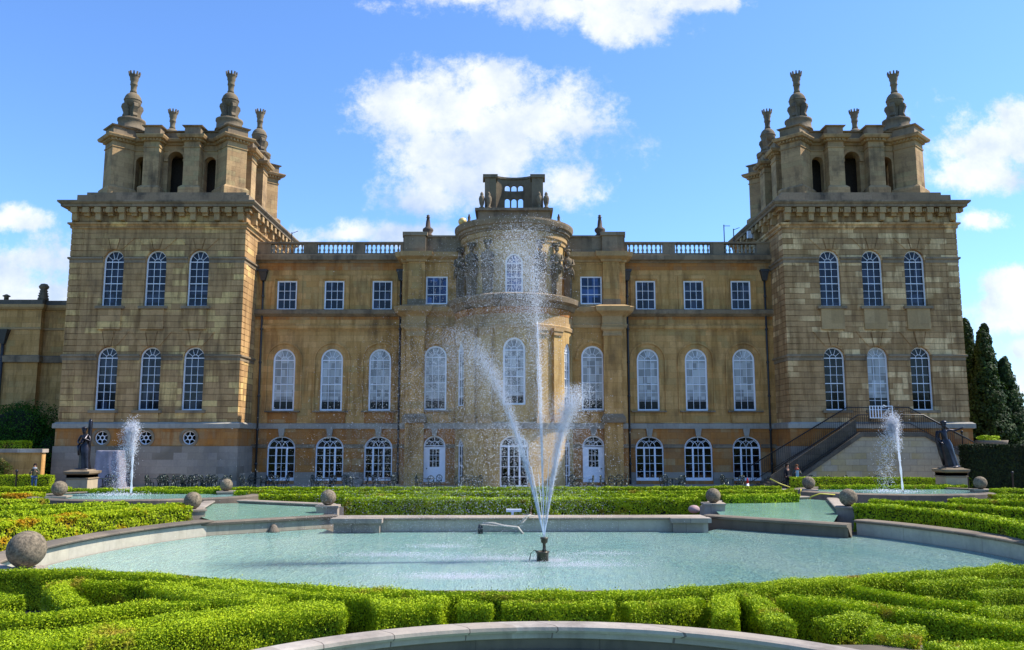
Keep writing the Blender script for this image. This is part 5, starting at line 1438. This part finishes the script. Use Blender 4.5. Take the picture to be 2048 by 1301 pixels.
chair0 = make_chair(); table0 = make_table(); _used = {'c': 0, 't': 0}
SPOTS = [(205, 58.6, 3, 'before the draped sheet', 0), (318, 58.8, 5, 'westernmost in the crowded row under the west tower', 1), (352, 58.2, 5, 'second in the crowded row under the west tower', 2), (392, 59.0, 5, 'third in the crowded row under the west tower', 3), (432, 58.5, 5, 'fourth in the crowded row under the west tower', 4),
         (508, 58.8, 3, 'before the drainpipe west of the french windows', 5), (548, 58.5, 4, 'before the westernmost french window', 6), (650, 58.8, 4, 'before the second west french window', 7), (706, 58.5, 3, 'between the second and third west french windows', 8), (770, 58.8, 4, 'before the third west french window', 9),
         (858, 58.6, 3, 'before the west garden door', 10), (938, 57.8, 4, 'west of the bow, behind the falling spray', 11), (1030, 57.0, 3, 'before the middle window of the bow', 12), (1158, 58.6, 3, 'just west of the east garden door', 13), (1228, 58.5, 4, 'just east of the east garden door', 14),
         (1345, 58.4, 4, 'between the first two east french windows', 15), (1466, 58.5, 4, 'between the last two east french windows', 16), (1625, 57.8, 3, 'beside the couple at the foot of the stairs', 17), (1672, 57.6, 4, 'before the stair wall, next to the couple', 18), (1760, 57.6, 3, 'before the stair wall by the east jet', 19)]
rr = random.Random(5)
for (px, Y, n_, where, i) in SPOTS:
    x = Xat(px, 965, Y)
    tb = table0 if _used['t'] == 0 else copy_tree(table0); _used['t'] = 1
    tb.location = (x, Y, .08); tb['label'] = 'round dark green metal table ' + where
    a0 = rr.uniform(0, 6)
    for k in range(n_):
        ch = chair0 if _used['c'] == 0 else copy_tree(chair0); _used['c'] = 1
        a = a0 + k * 2 * PI / n_ + rr.uniform(-.2, .2); d = rr.uniform(.62, .8)
        ch.location = (x + d * math.cos(a), Y + d * math.sin(a), .08); ch.rotation_euler = (0, 0, a - PI / 2 + rr.uniform(-.3, .3))
        ch['label'] = 'dark green metal chair at the table ' + where; ch['group'] = 'cafe chairs ' + where
# draped sheet
t = MB(); x0 = Xat(222, 900, 60.6); n_ = 40; zt = Zat(901, 60.6)
rings = []
for (k, zz) in ((.9, 0.08), (.84, .9), (.76, 1.7), (.70, zt - .1), (.68, zt)):
    ring = []
    for i in range(n_):
        a = 2 * PI * i / n_; r_ = 1 / max(abs(math.cos(a)), abs(math.sin(a))) ** .8
        fold = 1 + (.10 * math.sin(a * 9 + zz) + .05 * math.sin(a * 17)) * (1 - zz / zt * .8)
        ring.append(t.vt((x0 + 1.22 * k * r_ * fold * math.cos(a), 60.6 + .8 * k * r_ * fold * math.sin(a), zz)))
    rings.append(ring)
t.smooth = True
for a, b in zip(rings, rings[1:]):
    for i in range(n_): t.face((a[i], a[(i + 1) % n_], b[(i + 1) % n_], b[i]))
t.smooth = False; t.face(rings[-1])
plain('grey_sheet', (.26, .25, .30), .5, vary=.5, scale=1.6, bump=.8)
o = t.build('draped_sheet', 'grey_sheet'); o['label'] = 'tall grey sheet draped over a square frame against the west tower'; o['category'] = 'cover'
# traffic-cone-like red marker, post
t = thing('marker_cone', 'small red and white cone before the easternmost french window', 'cone', (Xat(1495, 965, 58.2), 58.2, .08))
m = MB(); m.lathe((0, 0, 0), [(.16, 0), (.16, .03), (.12, .03), (.09, .4)], 12); m.build('lower_half', 'white_paint', t)
plain('red_plastic', (.5, .02, .02), .4, vary=.1); m = MB(); m.lathe((0, 0, 0), [(.09, .4), (.04, .75), (.02, .78)], 12); m.build('upper_half', 'red_plastic', t)
for (px, py, Y, lab) in ((32, 965, 56, 'short dark post in the small hedge by the visitor'), (141, 968, 55.5, 'short dark post with a pale tip west of the statue pedestal'), (1936, 955, 54, 'short dark post with a chain beside the east pedestal'), (2025, 955, 53, 'short dark post with a chain at the east edge of the photo'), (1925, 885, 60, 'short dark post beside the planter above the yew hedge')):
    m = MB(); x = Xat(px, py, Y); zb_ = 0 if py > 900 else 2.6; m.lathe((x, Y, zb_), [(.05, 0), (.05, 1.3), (.09, 1.35), (.09, 1.45), (.02, 1.5)], 8); o = m.build('post', 'iron_black'); o['label'] = lab; o['category'] = 'post'


# ------------------------------------------------------------------ figures
def skin(name, joints, edges, mat, parent=None, sub=2, smooth=True):
    """joints: {key: (x, y, z, rx, ry)}"""
    ks = list(joints); me = bpy.data.meshes.new(name); me.from_pydata([joints[k][:3] for k in ks], [(ks.index(a), ks.index(b)) for a, b in edges], [])
    o = bpy.data.objects.new(name + '_tmp', me); COL.objects.link(o)
    md = o.modifiers.new('s', 'SKIN'); md.use_smooth_shade = True; md.branch_smoothing = .6
    if not me.skin_vertices: pass
    sv = me.skin_vertices[0].data
    for i, k in enumerate(ks): sv[i].radius = joints[k][3:5]; sv[i].use_root = (i == 0)
    o.modifiers.new('b', 'SUBSURF').levels = sub; o.modifiers['b'].render_levels = sub
    bpy.context.view_layer.update(); dg = bpy.context.evaluated_depsgraph_get()
    nm = bpy.data.meshes.new_from_object(o.evaluated_get(dg)); bpy.data.objects.remove(o)
    nm.materials.clear(); nm.materials.append(MATS[mat])
    for p in nm.polygons: p.use_smooth = True
    r = bpy.data.objects.new(name, nm); COL.objects.link(r)
    if parent is not None: r.parent = parent
    return r


for nm, c in (('skin_tone', (.45, .25, .17)), ('olive_jacket', (.07, .075, .04)), ('jeans', (.03, .07, .16)), ('dark_cloth', (.015, .015, .02)), ('pale_blue_shirt', (.30, .45, .55)), ('grey_green_coat', (.05, .07, .065)), ('dark_hair', (.02, .012, .008)), ('brown_hair', (.12, .05, .02)), ('red_scarf', (.35, .08, .05)), ('pale_scarf', (.3, .33, .36)), ('shoe', (.02, .02, .02)), ('flower_y', (.6, .45, .02))):
    plain(nm, c, .8, vary=.15, spec=.2)


def person(x, y, z0, h, yaw, label, top, legs, hair, scarf=None, arms='front', shirt=None):
    t = thing('person', label, 'person', (x, y, z0)); t.rotation_euler = (0, 0, yaw); k = h / 1.7
    def J(**d): return {a: tuple(v * k for v in b) for a, b in d.items()}
    hl = (.17, -.28, 1.22) if arms == 'front' else (.24, -.05, .85); hr = (-.15, -.28, 1.20) if arms == 'front' else (-.24, -.05, .85)
    el = (.27, -.08, 1.05) if arms == 'front' else (.25, .02, 1.08); er = (-.27, -.08, 1.05) if arms == 'front' else (-.25, .02, 1.08)
    body = J(pel=(0, 0, .93, .13, .10), che=(0, 0, 1.22, .14, .10), nek=(0, 0, 1.43, .055, .055), hd=(0, -.02, 1.54, .075, .09), hd2=(0, -.02, 1.63, .075, .09), sl=(.17, 0, 1.36, .05, .05), sr=(-.17, 0, 1.36, .05, .05),
             el=(*el, .036, .036), er=(*er, .036, .036), hl=(*hl, .03, .03), hr=(*hr, .03, .03), fl=(hl[0] * .75, hl[1] - .09, hl[2] + .04, .03, .02), fr=(hr[0] * .75, hr[1] - .09, hr[2] + .04, .03, .02),
             tl=(.09, 0, .88, .07, .08), tr=(-.09, 0, .88, .07, .08), kl=(.10, -.02, .48, .05, .05), kr=(-.10, .03, .48, .05, .05), al=(.11, .01, .08, .035, .035), ar=(-.11, .05, .08, .035, .035))
    E = [('pel', 'che'), ('che', 'nek'), ('nek', 'hd'), ('hd', 'hd2'), ('che', 'sl'), ('che', 'sr'), ('sl', 'el'), ('el', 'hl'), ('hl', 'fl'), ('sr', 'er'), ('er', 'hr'), ('hr', 'fr'), ('pel', 'tl'), ('pel', 'tr'), ('tl', 'kl'), ('tr', 'kr'), ('kl', 'al'), ('kr', 'ar')]
    skin('body', body, E, 'skin_tone', t)
    b2 = {a: body[a] for a in ('pel', 'che', 'sl', 'sr', 'el', 'er', 'hl', 'hr')}
    b2 = {a: (*v[:3], v[3] * 1.3 + .008, v[4] * 1.3 + .008) for a, v in b2.items()}; b2['hem'] = (0, 0, .80 * k, .19 * k, .14 * k)
    skin('jacket', b2, [('pel', 'che'), ('pel', 'hem'), ('che', 'sl'), ('che', 'sr'), ('sl', 'el'), ('el', 'hl'), ('sr', 'er'), ('er', 'hr')], top, t)
    b3 = {a: (*body[a][:3], body[a][3] * 1.3, body[a][4] * 1.3) for a in ('pel', 'tl', 'tr', 'kl', 'kr', 'al', 'ar')}
    skin('trousers', b3, [('pel', 'tl'), ('pel', 'tr'), ('tl', 'kl'), ('tr', 'kr'), ('kl', 'al'), ('kr', 'ar')], legs, t)
    m = MB(); m.smooth = True; m.ball((0, .02 * k, 1.64 * k), .115 * k, 14, sz=1.05); m.ball((0, .05 * k, 1.54 * k), .10 * k, 12, sz=1.3); m.build('hair', hair, t)
    for s_, an in ((1, 'al'), (-1, 'ar')): m = MB(); m.ball((body[an][0], body[an][1] - .06 * k, .05), .06 * k, 10, sx=1, sz=.8); m.v = [(a, body[an][1] + (b_ - body[an][1]) * 1.6, c) for a, b_, c in m.v]; m.build('shoe', 'shoe', t)
    if scarf: m = MB(); m.lathe((0, 0, 1.38 * k), [(.09, 0), (.14, .03), (.13, .09), (.08, .12)], 14); m.build('scarf', scarf, t)
    if shirt: m = MB(); m.hexa([(-.1, -.20, .78), (.1, -.20, .78), (.12, -.12, .78), (-.12, -.12, .78)], [(-.07, -.175, 1.3), (.07, -.175, 1.3), (.09, -.1, 1.3), (-.09, -.1, 1.3)]); m.build('shirt', shirt, t)
    return t


person(Xat(69, 950, 56.2), 56.2, .12, 1.72, .35, 'person in an olive jacket, pale scarf and jeans holding a phone', 'olive_jacket', 'jeans', 'dark_hair', 'pale_scarf')
m = MB(); _x = Xat(69, 950, 56.2); m.box(_x - .03 + .14, _x + .05 + .14, 55.78, 55.80, 1.38, 1.52); o = m.build('phone', 'iron_black'); o['label'] = 'dark phone held by the person in the olive jacket'; o['category'] = 'phone'
person(Xat(1575, 945, 57.4), 57.4, .1, 1.72, .5, 'person all in dark clothes with a cap, standing beside the one in pale blue', 'dark_cloth', 'dark_cloth', 'dark_hair', None, 'down')
person(Xat(1594, 945, 57.0), 57.0, .1, 1.66, -.2, 'person in an open dark coat over a pale blue shirt, hands raised', 'grey_green_coat', 'dark_cloth', 'brown_hair', 'red_scarf', 'front', 'pale_blue_shirt')
person(Xat(139, 958, 57.0) - .1, 57.6, .1, 1.15, .2, 'child in red and white half hidden beside the west statue pedestal', 'red_scarf', 'white_paint', 'dark_hair', None, 'down')


def statue(x, y, zt, H, flip, label, plabel, arm):
    """bronze draped figure of height H on a pedestal with its top at zt"""
    p = thing('pedestal', plabel, 'pedestal', (x, y, 0)); w = .62
    m = MB(); m.box(-w, w, -w, w, -.1, zt - .3); m.build('die', 'pedestal_stone', p)
    m = MB(); sq = [(-w, -w), (w, -w), (w, w), (-w, w)]; m.sweep(sq, [(0, zt - .55), (.05, zt - .54), (.05, zt - .48), (0, zt - .47), (0, zt - .3), (.12, zt - .22), (.14, zt - .1), (-.1, zt - .06), (-.12, zt)], closed=True); m.face([m.vt((a * .8, b * .8, zt)) for a, b in sq]); m.build('cap', 'grey_trim', p)
    t = thing('statue', label, 'statue', (x, y, zt)); t.rotation_euler = (0, 0, 0); k = H / 1.8; f = flip
    t.scale = (k, k, k)
    lean = .10 * f
    body = dict(pel=(0, 0, .98, .15, .12), wai=(.02 * f, 0, 1.12, .12, .10), che=(.0, 0, 1.32, .15, .11), nek=(-.02 * f, 0, 1.50, .055, .055), hd=(-.04 * f, -.03, 1.60, .08, .09), hd2=(-.05 * f, -.03, 1.69, .075, .085), sl=(.18, 0, 1.43, .06, .06), sr=(-.18, 0, 1.43, .06, .06),
                tl=(.1, 0, .9, .1, .1), tr=(-.1, 0, .9, .1, .1), kl=(.12, -.06, .5, .08, .08), kr=(-.06, .0, .5, .07, .07), al=(.16, -.02, .08, .05, .05), ar=(-.04, .04, .08, .05, .05), tol=(.18, -.15, .04, .05, .03), tor=(-.05, -.1, .04, .05, .03))
    if arm == 'out': body.update(el=(.42, -.02, 1.38, .045, .045), hl=(.68, -.06, 1.44, .035, .035), fl=(.78, -.07, 1.46, .035, .025), er=(-.26, .05, 1.15, .045, .045), hr=(-.2, -.12, .95, .035, .035), fr=(-.18, -.18, .92, .03, .03))
    else: body.update(el=(.27, -.06, 1.2, .045, .045), hl=(.05, -.22, 1.32, .035, .035), fl=(-.03, -.24, 1.34, .035, .03), er=(-.28, -.02, 1.18, .045, .045), hr=(-.15, -.2, 1.1, .035, .035), fr=(-.08, -.22, 1.12, .03, .03))
    E = [('pel', 'wai'), ('wai', 'che'), ('che', 'nek'), ('nek', 'hd'), ('hd', 'hd2'), ('che', 'sl'), ('che', 'sr'), ('sl', 'el'), ('el', 'hl'), ('hl', 'fl'), ('sr', 'er'), ('er', 'hr'), ('hr', 'fr'), ('pel', 'tl'), ('pel', 'tr'), ('tl', 'kl'), ('tr', 'kr'), ('kl', 'al'), ('kr', 'ar'), ('al', 'tol'), ('ar', 'tor')]
    b = skin('figure', body, E, 'bronze', t)
    m = MB(); m.smooth = True; n_ = 36; rings = []
    for (zz, rx, ry, cx_) in ((.03, .25, .2, .06), (.3, .23, .18, .05), (.6, .22, .17, .03), (.85, .22, .17, .01), (1.0, .18, .14, 0), (1.08, .15, .125, 0)):
        rings.append([m.vt((cx_ + (rx + .022 * math.sin(i * 5 * 2 * PI / n_ * 2 + zz * 3) * (1.2 - zz)) * math.cos(2 * PI * i / n_), (ry + .022 * math.sin(i * 7 * 2 * PI / n_ + zz * 4) * (1.2 - zz)) * math.sin(2 * PI * i / n_), zz)) for i in range(n_)])
    for a, c in zip(rings, rings[1:]):
        for i in range(n_): m.face((a[i], a[(i + 1) % n_], c[(i + 1) % n_], c[i]))
    if arm != 'out': m.tube([(.16, -.1, 1.5), (-.02, -.2, 1.2), (-.2, -.12, 1.0), (-.1, -.24, .6)], [.05, .07, .08, .04], 8)
    else: m.tube([(-.2, .1, 1.45), (-.24, .12, 1.1), (-.2, .1, .6), (-.12, .08, .1)], [.05, .09, .11, .12], 8); 
    m.build('robe', 'bronze', t)
    m = MB(); m.ball((-.05 * f, .0, 1.70), .11, 14); m.lathe((-.05 * f, 0, 1.74), [(.13, 0), (.12, .04), (.05, .08), (.01, .09)], 14); m.build('helmet', 'bronze', t)
    if arm != 'out': m = MB(); m.lathe((.12, .16, .0), [(.07, 0), (.08, 1.2), (.09, 1.9), (.085, 2.05), (.05, 2.15)], 12); m.build('shaft', 'bronze', t)
    m = MB(); m.lathe((0, 0, -.02), [(.34, 0), (.34, .05), (.3, .07)], 20); m.build('plinth', 'bronze', t)
    return t


statue(Xat(165, 950, 50), 50, Zat(939, 50), 2.45, 1, 'dark bronze robed statue with folded arms and a tall shaft behind, on the west pedestal', 'square stone pedestal under the west statue with the folded arms', 'fold')
st2 = statue(Xat(1902, 950, 50), 50, Zat(935, 50), 2.7, -1, 'dark bronze robed statue with one arm stretched out, leaning, on the east pedestal', 'square stone pedestal under the east statue with the outstretched arm', 'out'); st2.rotation_euler = (0, R(-7), 0)

# ------------------------------------------------------------------ fountains
plain('wet_metal', (.10, .085, .06), .3, .5, vary=.5)
plain('hose_white', (.36, .34, .29), .5, vary=.2); plain('hose_yellow', (.55, .50, .06), .5, vary=.2); plain('granite_pink', (.42, .27, .25), .8, vary=.3, bump=.3)
fn = thing('fountain_nozzle', 'brown metal fountain nozzle standing in a small bucket in the great pool', 'fountain', (FX, FY, ZW))
ZN = .62
m = MB(); m.lathe((0, 0, 0), [(.17, -.1), (.17, .2), (.2, .24), (.2, .27), (.15, .27), (.14, .1), (.02, .1)], 20); m.build('bucket', 'wet_metal', fn)
m = MB(); m.lathe((.05, 0, 0), [(.05, .1), (.055, .26), (.075, .28), (.05, .33), (.045, .48), (.08, .5), (.1, .53), (.1, .6), (.12, .61), (.12, .65), (.02, .66)], 16); m.build('nozzle', 'wet_metal', fn)
m = MB(); m.tube([(-.12, 0, .26), (-.24, 0, .3), (-.34, -.02, .2), (-.38, -.02, -.02)], .014, 6); m.build('cable', 'iron_black', fn)


def watermat(name, col, tr):
    m, nt, b, o = newmat(name); q = NB(nt); b.inputs['Base Color'].default_value = (*col, 1); b.inputs['Roughness'].default_value = .15
    t_ = q.n('ShaderNodeBsdfTranslucent', {0: (*col, 1)}); tp = q.n('ShaderNodeBsdfTransparent')
    ms = q.n('ShaderNodeMixShader', {0: .5, 1: b.outputs[0], 2: t_.outputs[0]}); ms2 = q.n('ShaderNodeMixShader', {0: tr, 1: ms.outputs[0], 2: tp.outputs[0]})
    nt.links.new(ms2.outputs[0], o.inputs[0])


watermat('spray_white', (.93, .95, 1.0), .0); watermat('jet_white', (.9, .94, 1.0), .35)
TET = np.array([(1, 1, 1), (1, -1, -1), (-1, 1, -1), (-1, -1, 1)], float) / 1.5


def drops(name, P, rad, label, parent=None, stuff=True):
    n = len(P); r = rad.reshape(-1, 1, 1); A = RNG.normal(0, 1, (n, 3, 3)); Q, _ = np.linalg.qr(A)
    V = (P[:, None, :] + (TET[None] * r) @ Q).reshape(-1, 3)
    F_ = (np.arange(n)[:, None, None] * 4 + np.array([(0, 1, 2), (0, 2, 3), (0, 3, 1), (1, 3, 2)])[None]).reshape(-1)
    me = bpy.data.meshes.new(name); me.vertices.add(len(V)); me.vertices.foreach_set('co', V.astype(np.float32).ravel())
    me.loops.add(len(F_)); me.loops.foreach_set('vertex_index', F_.astype(np.int32)); me.polygons.add(n * 4); me.polygons.foreach_set('loop_start', (np.arange(n * 4) * 3).astype(np.int32))
    me.materials.append(MATS['spray_white']); me.update(calc_edges=True)
    o = bpy.data.objects.new(name, me); COL.objects.link(o); o['kind'] = 'stuff'; o['label'] = label; o['category'] = 'spray'
    if parent: o.parent = parent
    return o


def fly(o, v, t, wind, n):
    """ballistic path with a per-drop sideways drift"""
    p = np.zeros((n, 3)); p[:, 0] = o[0] + v[:, 0] * t + .5 * wind[:, 0] * t * t; p[:, 1] = o[1] + v[:, 1] * t + .5 * wind[:, 1] * t * t; p[:, 2] = o[2] + v[:, 2] * t - 4.9 * t * t
    return p


def jetdrops(o, vx, vy, vz, n, tmax, spread, wind, wvar, t0=.15, p=1.0, drag=.0):
    t = t0 + (tmax - t0) * RNG.uniform(0, 1, n) ** p
    v = np.stack([vx + RNG.normal(0, spread, n), vy + RNG.normal(0, spread, n), vz * (1 - np.abs(RNG.normal(0, spread * .05, n)))], 1)
    w = np.stack([wind + RNG.normal(0, wvar, n), RNG.normal(0, wvar * .7, n)], 1)
    v[:, 2] *= 1 - VZ * np.abs(RNG.normal(0, 1, n)); v[:, 0] *= 1 - .5 * VZ * np.abs(RNG.normal(0, 1, n))
    return fly(o, v, t, w, n)


VZ = .05
O = (FX + .05, FY, ZN)
def cut(P): return P[P[:, 2] > ZW + .02]
big = []
JETS = [  # vx, vy, vz, n, tmax, spread, wind, wvar, power
    (-.28, 0, 13.6, 17000, 1.7, .33, -.3, .25, .75), (-.45, 0, 13.2, 5000, 2.2, .45, -.7, .4, .8), (-.15, .3, 12.3, 3000, 1.9, .3, -.3, .4, .9),
    (-2.35, 0, 11.0, 9000, 1.15, .22, -.2, .3, 1.0), (-2.1, 0, 10.6, 5000, 1.9, .75, -.5, .7, .8), (1.2, 0, 9.4, 9500, .98, .22, -.1, .3, 1.0), (1.0, 0, 9.0, 3500, 1.5, .4, -.5, .5, .8),
    (-1.2, 1.5, 8.2, 3000, 1.6, .4, -.7, .6, .9), (-.6, -1.6, 7.6, 3000, 1.5, .4, -.6, .6, .9), (.5, 1.6, 7.9, 2500, 1.5, .4, -.6, .6, .9)]
for j in JETS:
    big.append(cut(jetdrops(O, *j[:3], j[3], j[4], j[5], j[6], j[7], p=j[8])))
P = np.concatenate(big); drops('fountain_spray', P, np.clip(.0058 * np.exp(RNG.normal(0, .5, len(P))), .002, .012), 'white spray of the great pool fountain thrown up in three plumes before the bow')
n = 80000; VZ = .12
a = jetdrops(O, -.5, 0, 13.4, n // 2, 2.4, .48, -.6, .4, t0=.8); b_ = jetdrops(O, -2.0, 0, 11.0, n // 2, 2.15, .75, -.5, .6, t0=.6); c_ = jetdrops(O, .9, 0, 9.2, n // 5, 1.7, .5, -.5, .5, t0=.5)
P = cut(np.concatenate([a, b_, c_])); drops('fountain_mist', P, np.clip(.0036 * np.exp(RNG.normal(0, .45, len(P))), .0015, .008), 'fine drifting mist blown from the great pool fountain towards the west')
# coherent streams near the nozzle
for k, (vx, vy, vz, te, r0) in enumerate(((-.28, 0, 13.15, .62, .014), (-.38, .05, 12.9, .5, .010), (-.15, .3, 12.3, .5, .010), (-2.45, 0, 10.6, .42, .018), (-2.3, .2, 10.5, .38, .014), (-2.15, -.2, 10.4, .34, .012), (-1.9, .1, 10.6, .32, .010), (1.25, 0, 9.0, .42, .018), (1.12, .2, 9.1, .36, .014), (1.4, -.1, 8.9, .34, .012), (.55, .1, 9.2, .3, .009), (-1.2, 1.5, 8.2, .3, .009), (-.6, -1.6, 7.6, .3, .009), (.5, 1.6, 7.9, .3, .009))):
    m = MB(); ts = np.linspace(.0, te, 26)
    m.tube([(.05 + vx * t_ * 1.0, vy * t_, ZN + vz * t_ - 4.9 * t_ * t_) for t_ in ts], [r0 * .7 * (1 + .8 * t_ / te + .25 * math.sin(k * 3 + t_ * 90)) for t_ in ts], 6); m.build('water_jet', 'jet_white', fn)
# beads torn from the streams, thick near them
P = []
for (vx, vy, vz, te, nn) in ((-.28, 0, 13.15, .95, 4000), (-2.45, 0, 10.6, .8, 5000), (-2.2, .1, 10.4, .7, 3000), (1.25, 0, 9.0, .75, 5000), (1.05, .1, 9.1, .7, 2600)):
    t_ = RNG.uniform(.05, te, nn); s = .010 + .12 * (t_ / te) ** 1.6; q = np.stack([O[0] + vx * t_ + RNG.normal(0, 1, nn) * s, O[1] + vy * t_ + RNG.normal(0, 1, nn) * s, O[2] + vz * t_ - 4.9 * t_ ** 2 + RNG.normal(0, 1, nn) * s], 1); P.append(q)
P = np.concatenate(P); drops('jet_beads', P, RNG.uniform(.005, .011, len(P)), 'dense white beads of water along the rising jets of the great fountain')
# splashes on the surface
P = []
for (x, y, rx, ry, nn) in ((FX - 2.2, FY - 2.8, 2.0, .5, 1800), (FX - 1.2, FY + .5, 3.0, .7, 1800), (FX - 4.5, FY + 1.2, 2.0, .5, 1200), (FX + .8, FY - .8, 2.0, .6, 1200), (FX + 1.6, FY + 1.4, 1.5, .5, 500), (FX - 3.2, FY + 3.2, 1.4, .5, 800)):
    P.append(np.stack([RNG.normal(x, rx * .5, nn), RNG.normal(y, ry * .6, nn), ZW + .01 + np.abs(RNG.normal(0, .035, nn))], 1))
P = np.concatenate(P); drops('splash', P, RNG.uniform(.005, .012, len(P)), 'white splashes where falling spray hits the great pool')


def side_fountain(x, y, zb, H, label, slabel, lean):
    t = thing('side_fountain', label, 'fountain', (x, y, zb)); v = math.sqrt(19.6 * H)
    m = MB(); m.lathe((0, 0, -.1), [(.06, 0), (.06, .16), (.03, .2)], 10); m.build('nozzle', 'wet_metal', t)
    m = MB(); ts = np.linspace(0, v / 9.8 * .72, 30); m.tube([(lean * t_, 0, .1 + v * t_ - 4.9 * t_ * t_) for t_ in ts], [.045 + .03 * t_ + .012 * math.sin(t_ * 60) for t_ in ts], 7); m.build('water_jet', 'jet_white', t)
    n_ = 5000; tt = RNG.uniform(.3, v / 9.8 * 2, n_); up = tt < v / 9.8
    X_ = lean * tt - np.where(up, 0, (tt - v / 9.8) ** 1 * .5) + RNG.normal(0, .05, n_) * (1 + 3 * tt); Z_ = (v * RNG.normal(1, .035, n_)) * tt - 4.9 * tt ** 2
    q = np.stack([x + X_, y + RNG.normal(0, .15, n_), zb + .1 + Z_], 1); q = q[q[:, 2] > zb + .02]
    top = np.stack([RNG.normal(x + lean * v / 9.8 - .1, .12, 2600), RNG.normal(y, .12, 2600), zb + H - np.abs(RNG.normal(0, .55, 2600)) + .1], 1)
    sp = np.stack([RNG.normal(x - .6, .8, 900), RNG.normal(y, .7, 900), zb + .02 + np.abs(RNG.normal(0, .05, 900))], 1)
    q = np.concatenate([q, top, sp]); drops('side_spray', q, RNG.uniform(.009, .022, len(q)), slabel)


side_fountain(-19.4, 43.6, .62, Zat(838, 43.6) - 1.15, 'single tall water jet in the far west basin', 'white falling drops of the far west jet', -.12)
side_fountain(21.1, 46.2, .62, Zat(825, 46.2) - 1.15, 'single tall water jet in the far east basin before the stairs', 'white falling drops of the far east jet', -.30)
# pump hose, lamp, spout, boulder, yellow hoses
t = thing('pump_hose', 'white ribbed hose and pump lying in the water at the back kerb', 'hose', (0, 0, 0))
hp = [G(x, y, zz) for x, y, zz in ((965, 1045, .35), (985, 1047, .3), (1010, 1050, .25), (1035, 1053, .15), (1045, 1062, .0))]
m = MB(); m.tube([(hp[0][0], 31.7, .32), (hp[1][0], 31.7, .36), (hp[2][0], 31.6, .26), (hp[3][0], 31.6, .22), (hp[4][0], 31.5, .0)], .055, 8)
for k in range(16): f = k / 15; x = hp[0][0] + (hp[3][0] - hp[0][0]) * f; m.lathe((x, 31.65, .32 - .1 * f), [(.07, -.02), (.075, .0), (.07, .02)], 8)
m.build('hose', 'hose_white', t)
m = MB(); m.lathe((hp[0][0] - .06, 31.7, 0), [(.09, -.05), (.1, .2), (.06, .34)], 12); m.build('pump', 'pipe_dark', t)
m = MB(); m.tube([(hp[3][0] - .1, 31.6, .22), (hp[3][0] + .25, 31.7, .45), (hp[3][0] + .4, 31.95, .62), (hp[3][0] + .5, 32.6, .6), (hp[3][0] + .2, 32.7, .6)], .025, 6); m.tube([(hp[3][0] + .0, 31.6, .3), (hp[3][0] + .3, 31.75, .6), (hp[3][0] + .6, 31.9, .62), (hp[3][0] + .4, 32.2, .58)], .025, 6); m.build('cord', 'hose_white', t)
m = MB(); x, y = G(1037, 1012, .7); m.box(x - .5, x + .1, 33.6, 33.8, .62, .72); m.box(x - .3, x - .2, 33.6, 33.75, .5, .62); o = m.build('strip_lamp', 'white_paint'); o['label'] = 'white strip lamp on the back kerb before the thick hedge'; o['category'] = 'lamp'
m = MB(); x = -8.9; y = 32.3; m.lathe((x, y - .15, ZW - .05), [(.24, 0), (.2, .12), (.12, .26), (.09, .3), (.02, .34)], 12); o = m.build('water_spout', 'coping_dark'); o['label'] = 'small dark stone spout at the foot of the west weir'; o['category'] = 'spout'
m = MB(); x, y = 8.0, 35.9; m.ball((x - .6, y - 1.0, .62), .24, 14, sz=.7); o = m.build('boulder', 'granite_pink'); o['label'] = 'pinkish boulder beside the ball at the east end of the back kerb'; o['category'] = 'boulder'
for k, (q, lab) in enumerate((([(1602, 978, 1.0), (1600, 992, .8), (1585, 1000, .7), (1576, 1010, .5)], 'yellow hose dropping into the small east basin'), ([(1670, 990, .75), (1640, 988, .85), (1622, 994, .75), (1618, 1002, .5)], 'yellow hose looped over the kerb of the far east basin'), ([(1540, 958, .1), (1560, 968, .5), (1580, 975, .9)], 'yellow hose leading from the palace terrace to the hedge'))):
    m = MB(); pts = []
    for (x_, y_, zz) in q:
        Y = (42.5, 43.0, 50)[k]; pts.append((Xat(x_, y_, Y), Y, Zat(y_, Y)))
    m.tube(pts, .035, 6); o = m.build('garden_hose', 'hose_yellow'); o['label'] = lab; o['category'] = 'hose'; o['group'] = 'yellow hoses'
